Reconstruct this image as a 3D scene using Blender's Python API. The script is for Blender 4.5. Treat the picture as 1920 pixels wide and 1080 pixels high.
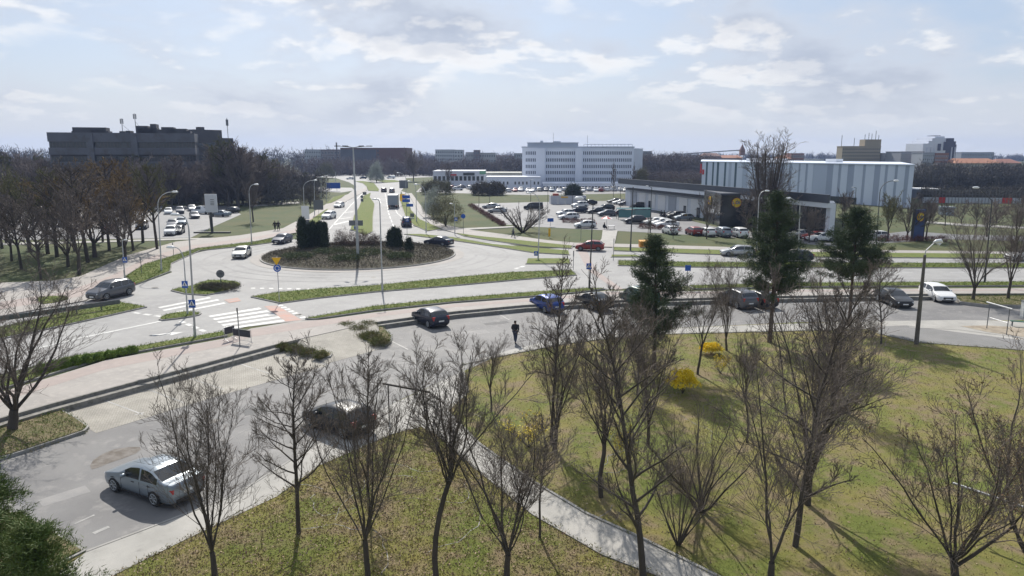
import bpy, bmesh, math, random
import numpy as np
from mathutils import Vector, Matrix
R = math.radians
for _o in list(bpy.data.objects): bpy.data.objects.remove(_o)
SC = bpy.context.scene
COL = SC.collection

# ---------------------------------------------------------------- camera
F, Y0, CH = 1330.0, 288.0, 14.0            # focal length in photo pixels, horizon row, eye height
PITCH = math.atan((540-Y0)/F)
cam_d = bpy.data.cameras.new('camera'); cam = bpy.data.objects.new('camera', cam_d); COL.objects.link(cam)
cam.location = (0, 0, CH); cam.rotation_euler = (math.pi/2-PITCH, 0, 0)
cam_d.sensor_width = 36; cam_d.lens = 36*F/1920; cam_d.clip_end = 9000; cam_d.clip_start = 0.2
SC.camera = cam

# ---------------------------------------------------------------- sun, sky, exposure
SUN_AZ, SUN_EL = R(-11.3), R(41)           # azimuth measured from +Y towards +X
sv = Vector((math.sin(SUN_AZ)*math.cos(SUN_EL), math.cos(SUN_AZ)*math.cos(SUN_EL), math.sin(SUN_EL)))
sl = bpy.data.lights.new('sun', 'SUN'); sl.energy = 5.0; sl.angle = R(0.6); sl.color = (1, .95, .87)
so = bpy.data.objects.new('sun', sl); COL.objects.link(so); so.rotation_euler = sv.to_track_quat('Z', 'Y').to_euler()
W = bpy.data.worlds.new('World'); SC.world = W; W.use_nodes = True
nt = W.node_tree; nt.nodes.clear()
def N(t, typ, **k):
    n = t.nodes.new(typ)
    for a, b in k.items(): setattr(n, a, b)
    return n
def build_world():
    t = nt; L = t.links.new
    out = N(t, 'ShaderNodeOutputWorld'); bg = N(t, 'ShaderNodeBackground'); bg.inputs[1].default_value = 0.09
    sky = N(t, 'ShaderNodeTexSky', sky_type='NISHITA', sun_disc=False, sun_elevation=SUN_EL, sun_rotation=SUN_AZ)
    sky.air_density = 1.0; sky.dust_density = 1.5; sky.ozone_density = 2.0
    tc = N(t, 'ShaderNodeTexCoord'); sp = N(t, 'ShaderNodeSeparateXYZ'); L(tc.outputs['Generated'], sp.inputs[0])
    def math_(op, a, b=None, cl=False):
        m = N(t, 'ShaderNodeMath', operation=op, use_clamp=cl)
        for i, v in enumerate((a, b)):
            if v is None: continue
            if isinstance(v, (int, float)): m.inputs[i].default_value = v
            else: L(v, m.inputs[i])
        return m.outputs[0]
    z = math_('MAXIMUM', sp.outputs[2], 0.0)
    den = math_('ADD', z, 0.30)
    cx = math_('DIVIDE', sp.outputs[0], den); cy = math_('DIVIDE', sp.outputs[1], den)
    def noise(ox, oy, sc, det, ro=.55, dist=0.25):
        c = N(t, 'ShaderNodeCombineXYZ'); L(math_('ADD', cx, ox), c.inputs[0]); L(math_('ADD', cy, oy), c.inputs[1]); c.inputs[2].default_value = 3.7
        n = N(t, 'ShaderNodeTexNoise'); L(c.outputs[0], n.inputs['Vector']); n.inputs['Scale'].default_value = sc
        n.inputs['Detail'].default_value = det; n.inputs['Roughness'].default_value = ro; n.inputs['Distortion'].default_value = dist
        return n.outputs['Fac']
    def ramp(v, a, b, c0=(0, 0, 0, 1), c1=(1, 1, 1, 1)):
        r = N(t, 'ShaderNodeValToRGB'); L(v, r.inputs[0]); r.color_ramp.elements[0].position = a; r.color_ramp.elements[1].position = b
        r.color_ramp.elements[0].color = c0; r.color_ramp.elements[1].color = c1; r.color_ramp.interpolation = 'EASE'; return r.outputs[0]
    n1 = noise(2.3, .4, 2.3, 7, .54, .1); n1b = noise(2.3+.0, .4+.10, 2.3, 7, .54, .1)     # second sample, a step towards the sun: lit rims
    n2 = noise(7.1, 2.2, .8, 3)
    dens = math_('ADD', math_('MULTIPLY', n1, .72), math_('MULTIPLY', n2, .34))
    mask = ramp(dens, .42, .60)
    lit = ramp(math_('SUBTRACT', n1, n1b), -.08, .08, (6.7, 7.2, 8.1, 1), (10.2, 10.1, 10.0, 1))
    thick = ramp(dens, .53, .66, (1, 1, 1, 1), (.72, .75, .81, 1))
    mx = N(t, 'ShaderNodeMixRGB', blend_type='MULTIPLY'); mx.inputs[0].default_value = 1; L(lit, mx.inputs[1]); L(thick, mx.inputs[2])
    # thin veil: pale blue-white air, fading the clouds towards the horizon
    veil = N(t, 'ShaderNodeMixRGB'); L(sky.outputs[0], veil.inputs[1]); veil.inputs[2].default_value = (5.6, 6.8, 8.8, 1)
    veil.inputs[0].default_value = .6
    c1 = N(t, 'ShaderNodeMixRGB'); L(math_('MULTIPLY', mask, .92), c1.inputs[0]); L(veil.outputs[0], c1.inputs[1]); L(mx.outputs[0], c1.inputs[2])
    hz = ramp(z, -.03, .13, (1, 1, 1, 1), (0, 0, 0, 1))
    c2 = N(t, 'ShaderNodeMixRGB'); L(math_('MULTIPLY', hz, .85), c2.inputs[0]); L(c1.outputs[0], c2.inputs[1]); c2.inputs[2].default_value = (7.1, 7.4, 7.75, 1)
    # the veil and the clouds shine towards the sun; the sky behind the viewer stays a deeper blue
    vm = N(t, 'ShaderNodeVectorMath', operation='DOT_PRODUCT'); L(tc.outputs['Generated'], vm.inputs[0]); vm.inputs[1].default_value = sv
    glow = ramp(vm.outputs['Value'], .02, .58)
    back = N(t, 'ShaderNodeMixRGB'); back.inputs[0].default_value = .48; L(sky.outputs[0], back.inputs[1]); L(c2.outputs[0], back.inputs[2])
    c3 = N(t, 'ShaderNodeMixRGB'); L(glow, c3.inputs[0]); L(back.outputs[0], c3.inputs[1]); L(c2.outputs[0], c3.inputs[2])
    L(c3.outputs[0], bg.inputs[0]); L(bg.outputs[0], out.inputs[0])
build_world()
SC.view_settings.view_transform = 'Standard'; SC.view_settings.look = 'None'
SC.view_settings.exposure = 0.13; SC.view_settings.gamma = 1.0; SC.view_settings.use_curve_mapping = False
SC.render.engine = 'CYCLES'

# ---------------------------------------------------------------- helpers
_c, _s = math.cos(PITCH), math.sin(PITCH)
def ray(px, py):
    u = (px-960)/F; v = (540-py)/F
    return (u, _c+v*_s, v*_c-_s)
def G(px, py, z=0.0):                      # where the sight line through a photo point meets the level z
    r = ray(px, py); t = (z-CH)/r[2]
    return Vector((r[0]*t, r[1]*t, z))
def HT(bx, by, ty, z=0.0):                 # height of a thing standing at a ground point whose top shows at row ty
    b = G(bx, by, z); r = ray(bx, ty); return CH+r[2]*b.y/r[1]-z
def ATD(px, py, d):                        # point on a sight line at ground distance d ahead
    r = ray(px, py); t = d/r[1]; return Vector((r[0]*t, d, CH+r[2]*t))
MATS = {}
def M(name, c1=(.5, .5, .5), c2=None, sc=2.0, rough=.8, bump=0.0, bsc=None, metal=0.0, spec=.5, c3=None, sc3=20.0, coat=0.0, f3=(.5, .7), em=0, f2=(.38, .62), trans=0.0, det=6, stretch=None):
    if name in MATS: return MATS[name]
    m = bpy.data.materials.new(name); m.use_nodes = True; t = m.node_tree; L = t.links.new
    p = t.nodes['Principled BSDF']; p.inputs['Roughness'].default_value = rough; p.inputs['Metallic'].default_value = metal
    p.inputs['Specular IOR Level'].default_value = spec; p.inputs['Coat Weight'].default_value = coat; p.inputs['Coat Roughness'].default_value = .05
    if trans: p.inputs['Transmission Weight'].default_value = trans
    p.inputs['Base Color'].default_value = (*c1, 1)
    tc = N(t, 'ShaderNodeTexCoord'); vec = tc.outputs['Object']
    if stretch:
        mp = N(t, 'ShaderNodeMapping'); L(vec, mp.inputs[0]); mp.inputs['Scale'].default_value = stretch; vec = mp.outputs[0]
    def nz(s, d=det):
        n = N(t, 'ShaderNodeTexNoise'); L(vec, n.inputs['Vector']); n.inputs['Scale'].default_value = s; n.inputs['Detail'].default_value = d; n.inputs['Roughness'].default_value = .6
        return n.outputs['Fac']
    def rp(v, a, b):
        r = N(t, 'ShaderNodeMapRange'); L(v, r.inputs[0]); r.inputs[1].default_value = a; r.inputs[2].default_value = b; return r.outputs[0]
    if c2:
        a = N(t, 'ShaderNodeMixRGB'); L(rp(nz(sc), *f2), a.inputs[0]); a.inputs[1].default_value = (*c1, 1); a.inputs[2].default_value = (*c2, 1); o = a.outputs[0]
        if c3:
            b = N(t, 'ShaderNodeMixRGB'); L(rp(nz(sc3), *f3), b.inputs[0]); L(o, b.inputs[1]); b.inputs[2].default_value = (*c3, 1); o = b.outputs[0]
        L(o, p.inputs['Base Color'])
    if bump:
        bn = N(t, 'ShaderNodeBump'); bn.inputs['Strength'].default_value = bump; bn.inputs['Distance'].default_value = .05
        L(nz(bsc or sc*8, 4), bn.inputs['Height']); L(bn.outputs[0], p.inputs['Normal'])
    if em: p.inputs['Emission Color'].default_value = (*c1, 1); p.inputs['Emission Strength'].default_value = em
    MATS[name] = m; return m
def mesh_obj(name, verts, faces, mats, parent=None, mi=None, smooth=False, loc=None):
    me = bpy.data.meshes.new(name); me.from_pydata([tuple(v) for v in verts], [], faces)
    mats = mats if isinstance(mats, (list, tuple)) else [mats]
    for m in mats: me.materials.append(m)
    if mi is not None: me.polygons.foreach_set('material_index', mi)
    if smooth: me.polygons.foreach_set('use_smooth', [True]*len(faces))
    me.update()
    return link(name, me, parent, loc)
def link(name, me, parent=None, loc=None):
    o = bpy.data.objects.new(name, me); COL.objects.link(o)
    if parent is not None: o.parent = parent
    if loc is not None: o.location = loc
    return o
def np_mesh(name, V, T, mats, k=3, smooth=False, mi=None):       # V (n,3), T (m,k)
    me = bpy.data.meshes.new(name); n = len(V); m = len(T)
    me.vertices.add(n); me.vertices.foreach_set('co', np.asarray(V, np.float32).ravel())
    me.loops.add(m*k); me.loops.foreach_set('vertex_index', np.asarray(T, np.int32).ravel())
    me.polygons.add(m); me.polygons.foreach_set('loop_start', np.arange(0, m*k, k, dtype=np.int32))
    me.polygons.foreach_set('loop_total', np.full(m, k, np.int32))
    for q in (mats if isinstance(mats, (list, tuple)) else [mats]): me.materials.append(q)
    if mi is not None: me.polygons.foreach_set('material_index', np.asarray(mi, np.int32))
    if smooth: me.polygons.foreach_set('use_smooth', np.ones(m, bool))
    me.update(calc_edges=True); return me
def tag(o, label=None, cat=None, group=None, kind=None):
    if label: o['label'] = label
    if cat: o['category'] = cat
    if group: o['group'] = group
    if kind: o['kind'] = kind
    return o
def empty(name, loc, rz=0, label=None, cat=None, group=None):
    o = bpy.data.objects.new(name, None); COL.objects.link(o); o.location = loc; o.rotation_euler = (0, 0, rz); o.empty_display_size = .3
    return tag(o, label, cat, group)
class MB:                                    # collects simple solids, then links them as one mesh
    def __init__(s): s.v = []; s.f = []; s.mi = []
    def add(s, vs, fs, mi=0):
        b = len(s.v); s.v += [tuple(v) for v in vs]; s.f += [tuple(b+i for i in f) for f in fs]; s.mi += [mi]*len(fs); return s
    def box(s, c, d, rz=0, mi=0, tilt=None):  # centre, full sizes
        m = Matrix.Rotation(rz, 3, 'Z')
        if tilt: m = m @ Matrix.Rotation(tilt, 3, 'X')
        vs = [Vector(c)+m @ Vector((x*d[0]/2, y*d[1]/2, z*d[2]/2)) for x in (-1, 1) for y in (-1, 1) for z in (-1, 1)]
        return s.add(vs, [(0, 1, 3, 2), (4, 6, 7, 5), (0, 4, 5, 1), (2, 3, 7, 6), (0, 2, 6, 4), (1, 5, 7, 3)], mi)
    def tube(s, pts, r, n=6, mi=0, cap=True):
        pts = [Vector(p) for p in pts]; rs = r if isinstance(r, (list, tuple)) else [r]*len(pts); vs = []; fs = []
        for i, p in enumerate(pts):
            d = (pts[min(i+1, len(pts)-1)]-pts[max(i-1, 0)]).normalized()
            a = d.cross(Vector((.31, .95, .02))).normalized() if abs(d.y) < .9 else d.cross(Vector((1, 0, 0))).normalized(); b = d.cross(a)
            for k in range(n):
                t = 2*math.pi*k/n; vs.append(p+(a*math.cos(t)+b*math.sin(t))*rs[i])
        for i in range(len(pts)-1):
            for k in range(n):
                fs.append((i*n+k, i*n+(k+1) % n, (i+1)*n+(k+1) % n, (i+1)*n+k))
        if cap: fs.append(tuple(range(n))[::-1]); fs.append(tuple((len(pts)-1)*n+k for k in range(n)))
        return s.add(vs, fs, mi)
    def prism(s, poly, z0, z1, mi=0, mis=None):  # vertical prism over a ground polygon [(x,y)]
        n = len(poly); vs = [(p[0], p[1], z0) for p in poly]+[(p[0], p[1], z1) for p in poly]
        ar = sum(poly[i][0]*poly[(i+1) % n][1]-poly[(i+1) % n][0]*poly[i][1] for i in range(n))
        top = list(range(n, 2*n)); side = [(i, (i+1) % n, n+(i+1) % n, n+i) for i in range(n)]
        if ar < 0: top = top[::-1]; side = [f[::-1] for f in side]
        s.add(vs, [tuple(top)], mi); b = len(s.v)-2*n
        s.f += [tuple(b+i for i in f) for f in side]; s.mi += [mi if mis is None else mis]*n
        return s
    def build(s, name, mats, parent=None, smooth=False, loc=None):
        return mesh_obj(name, s.v, s.f, mats, parent, s.mi, smooth, loc)
def smooth_poly(pts, closed=True, n=3):      # Catmull-Rom through world points
    out = []; m = len(pts)
    for i in range(m if closed else m-1):
        p0, p1, p2, p3 = [Vector(pts[(i+k) % m] if closed else pts[min(max(i+k, 0), m-1)]) for k in (-1, 0, 1, 2)]
        for j in range(n):
            t = j/n; out.append(.5*((2*p1)+(p2-p0)*t+(2*p0-5*p1+4*p2-p3)*t*t+(3*p1-p0-3*p2+p3)*t**3))
    if not closed: out.append(Vector(pts[-1]))
    return out
def gp(pts, z=0.0): return [G(x, y, z) for x, y in pts]
def sheet(name, pts, z, mat, zp=None, smooth=0, world=False, label=None):       # flat patch of the setting
    w = list(pts) if world else gp(pts, z if zp is None else zp)
    if smooth: w = smooth_poly(w, n=smooth)
    o = mesh_obj(name, [(p[0], p[1], z) for p in w], [tuple(range(len(w)))], mat)
    if o.data.polygons[0].normal.z < 0: o.data.flip_normals()
    return tag(o, kind='structure', label=label)
def inset(poly, d):
    n = len(poly); out = []
    ar = sum(poly[i][0]*poly[(i+1) % n][1]-poly[(i+1) % n][0]*poly[i][1] for i in range(n)); sg = 1 if ar > 0 else -1
    for i in range(n):
        a, b, c = Vector(poly[i-1][:2]), Vector(poly[i][:2]), Vector(poly[(i+1) % n][:2])
        e1 = (b-a).normalized(); e2 = (c-b).normalized(); n1 = Vector((-e1.y, e1.x))*sg; n2 = Vector((-e2.y, e2.x))*sg
        k = (n1+n2); k = k/max(k.length_squared/2, .6); out.append(b+k*d)
    return out
def island(name, pts, mats, z=0.0, h=.12, sm=3, kerb=.14, world=False, ground=None):     # raised bed in a kerb
    w = list(pts) if world else gp(pts, z)
    if sm: w = smooth_poly(w, n=sm)
    mb = MB(); mb.prism(w, z-.05, z+h, 1); 
    ins = inset(w, kerb)
    mb.prism(ins, z+h-.03, z+h+.035, 0)
    o = mb.build(name, mats); tag(o, kind='structure'); ISLANDS.append((ins, z+h+.035)); return o
ISLANDS = []
rnd = random.Random(7); HAZE = 0.00016
# ---------------------------------------------------------------- materials of the setting
m_ground = M('ground_grass', (.045, .066, .012), (.080, .080, .022), .12, .95, .5, 14, c3=(.05, .075, .015), sc3=3)
m_lawn = M('lawn', (.120, .145, .018), (.205, .178, .045), .22, .95, 1.0, 26, c3=(.21, .16, .085), sc3=.9, f2=(.40, .60), f3=(.46, .64), det=9)
m_verge = M('verge_grass', (.105, .15, .014), (.15, .16, .03), .8, .95, 1.0, 20, c3=(.055, .085, .012), sc3=5, det=8)
m_litter = M('leafy_ground', (.13, .12, .045), (.22, .17, .10), 1.2, .95, 1.0, 22, c3=(.07, .09, .02), sc3=3.0, det=9)
m_asph = M('road_asphalt', (.33, .325, .315), (.27, .265, .26), .16, .80, .25, 60, c3=(.37, .365, .355), sc3=1.3, spec=.35, det=8, f3=(.5, .8))
m_asph2 = M('lot_asphalt', (.19, .186, .182), (.145, .142, .142), .35, .75, .35, 50, c3=(.245, .235, .225), sc3=1.4, det=10, f3=(.52, .72))
m_lot = M('far_lot_asphalt', (.15, .15, .155), (.12, .12, .125), .08, .7, 0, c3=(.19, .19, .19), sc3=.5)
m_kerb = M('kerb_concrete', (.34, .33, .31), (.26, .25, .23), 1.5, .85, .2, 20)
m_conc = M('path_concrete', (.40, .385, .355), (.32, .31, .285), .5, .85, .3, 30, c3=(.26, .25, .23), sc3=2.2, f3=(.58, .75), det=9)
m_pave = M('pavement_slabs', (.35, .325, .30), (.30, .28, .26), .4, .85, .2, 30, c3=(.39, .36, .33), sc3=2.5)
m_bike = M('cycle_path_red', (.345, .285, .26), (.32, .27, .25), .4, .85, .2, 30, c3=(.37, .31, .28), sc3=2)
m_red = M('crossing_red', (.44, .25, .20), (.36, .28, .25), .8, .8, .1, 30)
m_white = M('road_paint', (.54, .54, .52), (.38, .38, .37), 1.1, .6, 0, f2=(.45, .7))
m_paint_old = M('worn_paint', (.42, .41, .39), (.22, .22, .21), 1.3, .7, 0)
m_dark = M('dark_patch', (.075, .075, .078), (.11, .11, .11), .5, .6)
m_sand = M('sandy_ground', (.37, .32, .25), (.30, .25, .19), .7, .95, .5, 20, c3=(.2, .16, .11), sc3=1.5)
m_heath = M('heather', (.075, .062, .042), (.095, .08, .05), 1.0, .95, 1.0, 14, c3=(.045, .06, .025), sc3=2)
def block_mat(name, c1, c2, mortar, s):
    m = bpy.data.materials.new(name); m.use_nodes = True; t = m.node_tree; L = t.links.new; p = t.nodes['Principled BSDF']; p.inputs['Roughness'].default_value = .85
    tc = N(t, 'ShaderNodeTexCoord'); mp = N(t, 'ShaderNodeMapping'); L(tc.outputs['Object'], mp.inputs[0]); mp.inputs['Rotation'].default_value = (0, 0, R(24))
    b = N(t, 'ShaderNodeTexBrick'); L(mp.outputs[0], b.inputs['Vector']); b.inputs['Scale'].default_value = s
    b.inputs['Color1'].default_value = (*c1, 1); b.inputs['Color2'].default_value = (*c2, 1); b.inputs['Mortar'].default_value = (*mortar, 1); b.inputs['Mortar Size'].default_value = .03
    n = N(t, 'ShaderNodeTexNoise'); L(tc.outputs['Object'], n.inputs['Vector']); n.inputs['Scale'].default_value = .6; n.inputs['Detail'].default_value = 6
    mr = N(t, 'ShaderNodeMapRange'); L(n.outputs['Fac'], mr.inputs[0]); mr.inputs[1].default_value = .35; mr.inputs[2].default_value = .7; mr.inputs[3].default_value = .8; mr.inputs[4].default_value = 1.12
    x = N(t, 'ShaderNodeMixRGB', blend_type='MULTIPLY'); x.inputs[0].default_value = 1; L(b.outputs['Color'], x.inputs[1]); L(mr.outputs[0], x.inputs[2]); L(x.outputs[0], p.inputs['Base Color']); return m
m_block = block_mat('paving_blocks', (.40, .37, .33), (.34, .32, .28), (.20, .19, .15), 2.6)

ZN = -0.40                                  # level of the car park and the lawn below the retaining wall
# wall line: edge of the upper pavement
WL = [(-420, 930), (0, 784), (95, 757), (300, 703), (515, 646)]
WR = [(702, 604), (850, 584), (980, 572), (1080, 566), (1155, 563), (1400, 556), (1700, 551), (1920, 550), (2500, 549)]
wl = gp(WL, .12); wr = gp(WR, .12)
far_pts = [(p.x, p.y) for p in wl+wr]
gv = far_pts+[(2400, far_pts[-1][1]), (2400, 2300), (-2400, 2300), (-2400, far_pts[0][1])]
tag(mesh_obj('ground_plain', [(x, y, -.02) for x, y in gv], [tuple(range(len(gv)))], m_ground), kind='structure')
tag(mesh_obj('lawn_ground', [(-400, -60, ZN), (500, -60, ZN), (500, 140, ZN), (-400, 140, ZN)], [(0, 1, 2, 3)], m_lawn), kind='structure')

# --- roads, upper level
C0 = Vector((-21.2, 98.3, 0)); RI = 13.3
disc = [C0+Vector((24.2*math.cos(a), 24.2*math.sin(a), 0)) for a in [2*math.pi*i/72 for i in range(72)]]
sheet('roundabout_road', disc, .004, m_asph, world=True)
sheet('road_arm_west', [(-420, 705), (0, 592), (160, 563), (250, 537), (322, 511), (322, 496), (345, 480), (480, 466), (560, 500), (600, 540), (480, 608), (425, 622), (120, 672), (0, 702), (-420, 840)], .008, m_asph)
sheet('avenue_road', [(555, 452), (600, 413), (615, 394), (628, 381), (650, 366), (664, 355), (668, 350), (655, 342), (630, 334), (560, 330), (520, 326), (950, 326), (760, 334), (764, 345), (752, 358), (749, 370), (756, 395), (775, 424), (820, 436), (880, 450), (800, 484), (600, 484)], .012, m_asph)
sheet('road_arm_east', [(790, 440), (850, 452), (1000, 468), (1075, 464), (1130, 464), (1260, 470), (1500, 476), (1920, 480), (2900, 484), (2900, 529), (1920, 529), (1700, 530), (1300, 535), (1130, 543), (1000, 550), (850, 561), (700, 576), (572, 600), (470, 612), (440, 610), (470, 560), (600, 528)], .016, m_asph)
sheet('service_road', [(752, 358), (764, 362), (778, 385), (803, 418), (830, 432), (870, 441), (1000, 458), (1000, 462), (860, 448), (800, 434), (772, 400), (762, 380)], .020, m_lot)
sheet('side_road_west', [(480, 354), (560, 350), (660, 352), (665, 357), (640, 361), (560, 357), (480, 358)], .020, m_lot)

# --- pavements (real steps of 0.12 m)
def pavement(name, pts, m, h=.12, z=0.0, sm=0, world=False):
    w = list(pts) if world else gp(pts, z+h)
    if sm: w = smooth_poly(w, n=sm)
    mb = MB(); mb.prism(w, z-.05, z+h); return tag(mb.build(name, m), kind='structure')
pav_up = [(-420, 860), (60, 718), (200, 675), (425, 634), (470, 616), (560, 601), (600, 600), (700, 586), (850, 569), (1000, 558), (1090, 550), (1140, 545), (1300, 546), (1500, 542), (1920, 540), (2500, 540)]
pw = gp(pav_up, .12)
pw_all = pw+[Vector(p) for p in reversed(wr)]+[Vector(p) for p in reversed(wl)]
pavement('pavement_by_wall', pw_all, m_pave, world=True)
def strip_between(name, a, b, z, m):        # quad strip between two polylines of equal count
    A, B = gp(a, z), gp(b, z); n = len(a)
    return tag(mesh_obj(name, A+B, [(i, i+1, n+i+1, n+i) for i in range(n-1)], m), kind='structure')
cy_u = [(-420, 862), (60, 719.5), (200, 676.5), (425, 635.5), (470, 618), (575, 602.5), (700, 588), (850, 571), (1000, 560), (1140, 548), (1300, 548), (1500, 544), (1920, 542), (2500, 542)]
cy_l = [(-420, 888), (60, 735), (200, 692), (425, 648), (470, 632), (575, 615), (700, 595), (850, 576), (1000, 564.5), (1140, 552), (1300, 551), (1500, 547), (1920, 545), (2500, 545)]
strip_between('cycle_path', cy_u, cy_l, .125, m_bike)
pavement('path_west', [(-420, 640), (0, 530), (100, 526), (150, 518), (240, 478), (330, 453), (450, 441), (530, 428), (580, 402), (625, 374), (690, 350), (697, 352), (655, 374), (612, 400), (570, 432), (480, 452), (370, 467), (305, 487), (237, 520), (180, 552), (160, 563), (0, 592), (-420, 706)], m_pave)
sheet('cycle_path_west', [(0, 580), (150, 556), (225, 520), (290, 488), (355, 467), (480, 449), (555, 436), (600, 402), (596, 400), (548, 431), (480, 444), (345, 462), (275, 484), (205, 518), (120, 548), (0, 566)], .125, m_bike)
pavement('path_east', [(800, 400), (830, 420), (875, 430), (960, 441), (1025, 450), (1080, 455), (1200, 458), (1300, 461), (1500, 467), (1920, 472), (2900, 474), (2900, 478), (1920, 477), (1500, 472), (1300, 467), (1200, 464), (1075, 461), (1000, 456), (930, 448), (855, 437), (812, 424), (788, 402), (765, 362), (772, 362)], m_pave)
pavement('path_to_shop', [(1130, 431), (1158, 432), (1152, 458), (1122, 456), (1128, 447)], m_conc, h=.13)
pavement('lawn_path', [(820, 432), (860, 428), (960, 424), (1000, 424), (1000, 426), (960, 426), (870, 431)], m_conc, h=.10)
pavement('park_path', [(-300, 462), (200, 451), (320, 447), (450, 445), (455, 447), (320, 450), (200, 454), (-300, 467)], m_conc, h=.06)
pavement('park_path_far', [(470, 384), (560, 378), (565, 381), (470, 387)], m_conc, h=.06)
pavement('lawn_path_east', [(1730, 414), (1800, 419), (1980, 428), (1980, 431), (1800, 423), (1730, 417)], m_conc, h=.06)
# central apron ring of red setts round the island
ring = []
for k in range(72):
    a = 2*math.pi*k/72; ring += [C0+Vector((RI*math.cos(a), RI*math.sin(a), .07)), C0+Vector(((RI+1.2)*math.cos(a), (RI+1.2)*math.sin(a), .03))]
tag(mesh_obj('roundabout_apron', ring, [(2*k, 2*k+1, (2*k+3) % 144, (2*k+2) % 144) for k in range(72)], m_pave), kind='structure')

# --- raised grass strips and islands of the junction
G2 = [m_verge, m_kerb]
island('grass_strip', [(-420, 842), (0, 722), (70, 690), (120, 673), (240, 655), (420, 623), (427, 631), (200, 672), (60, 715), (-420, 856)], G2, sm=0)
island('grass_strip', [(572, 599), (700, 576), (850, 561), (1000, 549), (1100, 542), (1135, 543), (1090, 549), (1000, 557), (850, 568), (700, 584), (592, 600)], G2, sm=0)
island('grass_strip', [(470, 558), (520, 550), (600, 543), (700, 537), (850, 522), (960, 512), (1072, 508), (1082, 517), (960, 527), (850, 537), (700, 549), (600, 560), (525, 570)], G2, sm=0)
island('grass_island', [(299, 598), (312, 592), (348, 586), (378, 589), (360, 595), (305, 602)], G2, sm=2)
island('heather_island', [(320, 546), (362, 537), (390, 527), (440, 529), (451, 538), (387, 555)], G2, sm=2)
island('guardrail_island', [(-420, 700), (0, 616), (110, 590), (225, 568), (276, 577), (170, 601), (60, 625), (-420, 724)], G2, sm=0)
island('grass_verge', [(235, 520), (270, 497), (305, 487), (370, 467), (480, 454), (540, 442), (555, 440), (535, 452), (480, 460), (375, 471), (322, 495), (320, 510), (252, 536)], G2, sm=0)
island('grass_strip', [(600, 400), (615, 392), (606, 410), (580, 428), (552, 434), (575, 418)], G2, sm=2, h=.1)
island('avenue_verge', [(612, 383), (625, 370), (650, 364), (640, 372), (622, 381)], G2, sm=0)
island('avenue_median', [(656, 431), (663, 405), (672, 390), (681, 368), (695, 362), (694, 370), (703, 383), (700, 405), (700, 435), (685, 442)], G2, sm=0)
island('avenue_median_far', [(664, 340), (682, 340), (701, 343), (711, 355), (710, 359), (690, 358), (687, 350), (680, 344)], G2, sm=0)
island('grass_strip', [(748, 372), (762, 368), (772, 395), (788, 412), (828, 430), (800, 434), (775, 423), (760, 408)], G2, sm=0)
island('avenue_verge_far', [(700, 337), (740, 338), (755, 341), (720, 343)], G2, sm=0)
island('grass_strip', [(757, 440), (790, 440), (850, 446), (925, 459), (1000, 466), (1067, 471), (1069, 479), (1000, 475), (925, 463), (850, 452), (800, 446)], G2, sm=0)
island('grass_strip', [(855, 438), (900, 444), (960, 450), (1075, 462), (1072, 467), (1000, 463), (920, 452), (870, 444)], G2, sm=0)
island('grass_strip', [(988, 486), (1067, 486), (1072, 496), (985, 496)], G2, sm=0)
island('grass_strip', [(1148, 465), (1300, 469), (1500, 474), (1920, 478), (2900, 480), (2900, 487), (1920, 486), (1500, 483), (1300, 477), (1150, 471)], G2, sm=0)
island('grass_strip', [(1145, 479), (1192, 479), (1205, 483), (1145, 483)], G2, sm=0)
island('road_median', [(1158, 490), (1300, 493), (1500, 494), (1920, 495.5), (2900, 496), (2900, 504), (1920, 503.5), (1500, 503), (1300, 502), (1158, 499)], G2, sm=0)
island('grass_strip', [(1290, 537), (1500, 532), (1920, 530), (2900, 529), (2900, 537), (1920, 537), (1500, 539), (1300, 543)], G2, sm=0)
island('grass_patch', [(70, 560), (122, 557), (128, 564), (80, 573)], G2, sm=2)
# roundabout centre
ce = [C0+Vector((RI*math.cos(a), RI*math.sin(a), 0)) for a in [2*math.pi*i/60 for i in range(60)]]
mb = MB(); mb.prism(ce, -.05, .20, 1)
vs = []; fs = []; nr, na = 8, 60
for i in range(nr+1):
    r = (RI-.22)*i/nr
    for k in range(na):
        a = 2*math.pi*k/na; vs.append((C0.x+r*math.cos(a), C0.y+r*math.sin(a), .24+.75*(1-(i/nr)**2)+.05*rnd.random()*(i < nr)))
for i in range(nr):
    for k in range(na): fs.append((i*na+k, (i+1)*na+k, (i+1)*na+(k+1) % na, i*na+(k+1) % na))
mb.add(vs, fs, 0); tag(mb.build('roundabout_island', [m_heath, m_kerb]), kind='structure')

# --- car parks and yards
sheet('supermarket_car_park', [(884, 382), (1000, 379), (1180, 376), (1240, 400), (1340, 425), (1560, 456), (1720, 440), (1720, 452), (1560, 462), (1400, 447), (1250, 438), (1130, 431.5), (1000, 425), (938, 420)], .004, m_lot)
sheet('shop_access_road', [(1640, 440), (1705, 433), (1800, 440), (2400, 452), (2400, 463), (1800, 449), (1700, 447)], .010, m_lot)
sheet('clinic_car_park', [(790, 350), (1260, 352), (1270, 361), (1000, 366), (780, 360)], .004, m_lot)
sheet('west_car_park', [(-420, 470), (0, 450), (230, 448), (357, 446), (400, 425), (452, 402), (430, 386), (0, 386), (-420, 392)], .004, m_lot)

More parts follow.
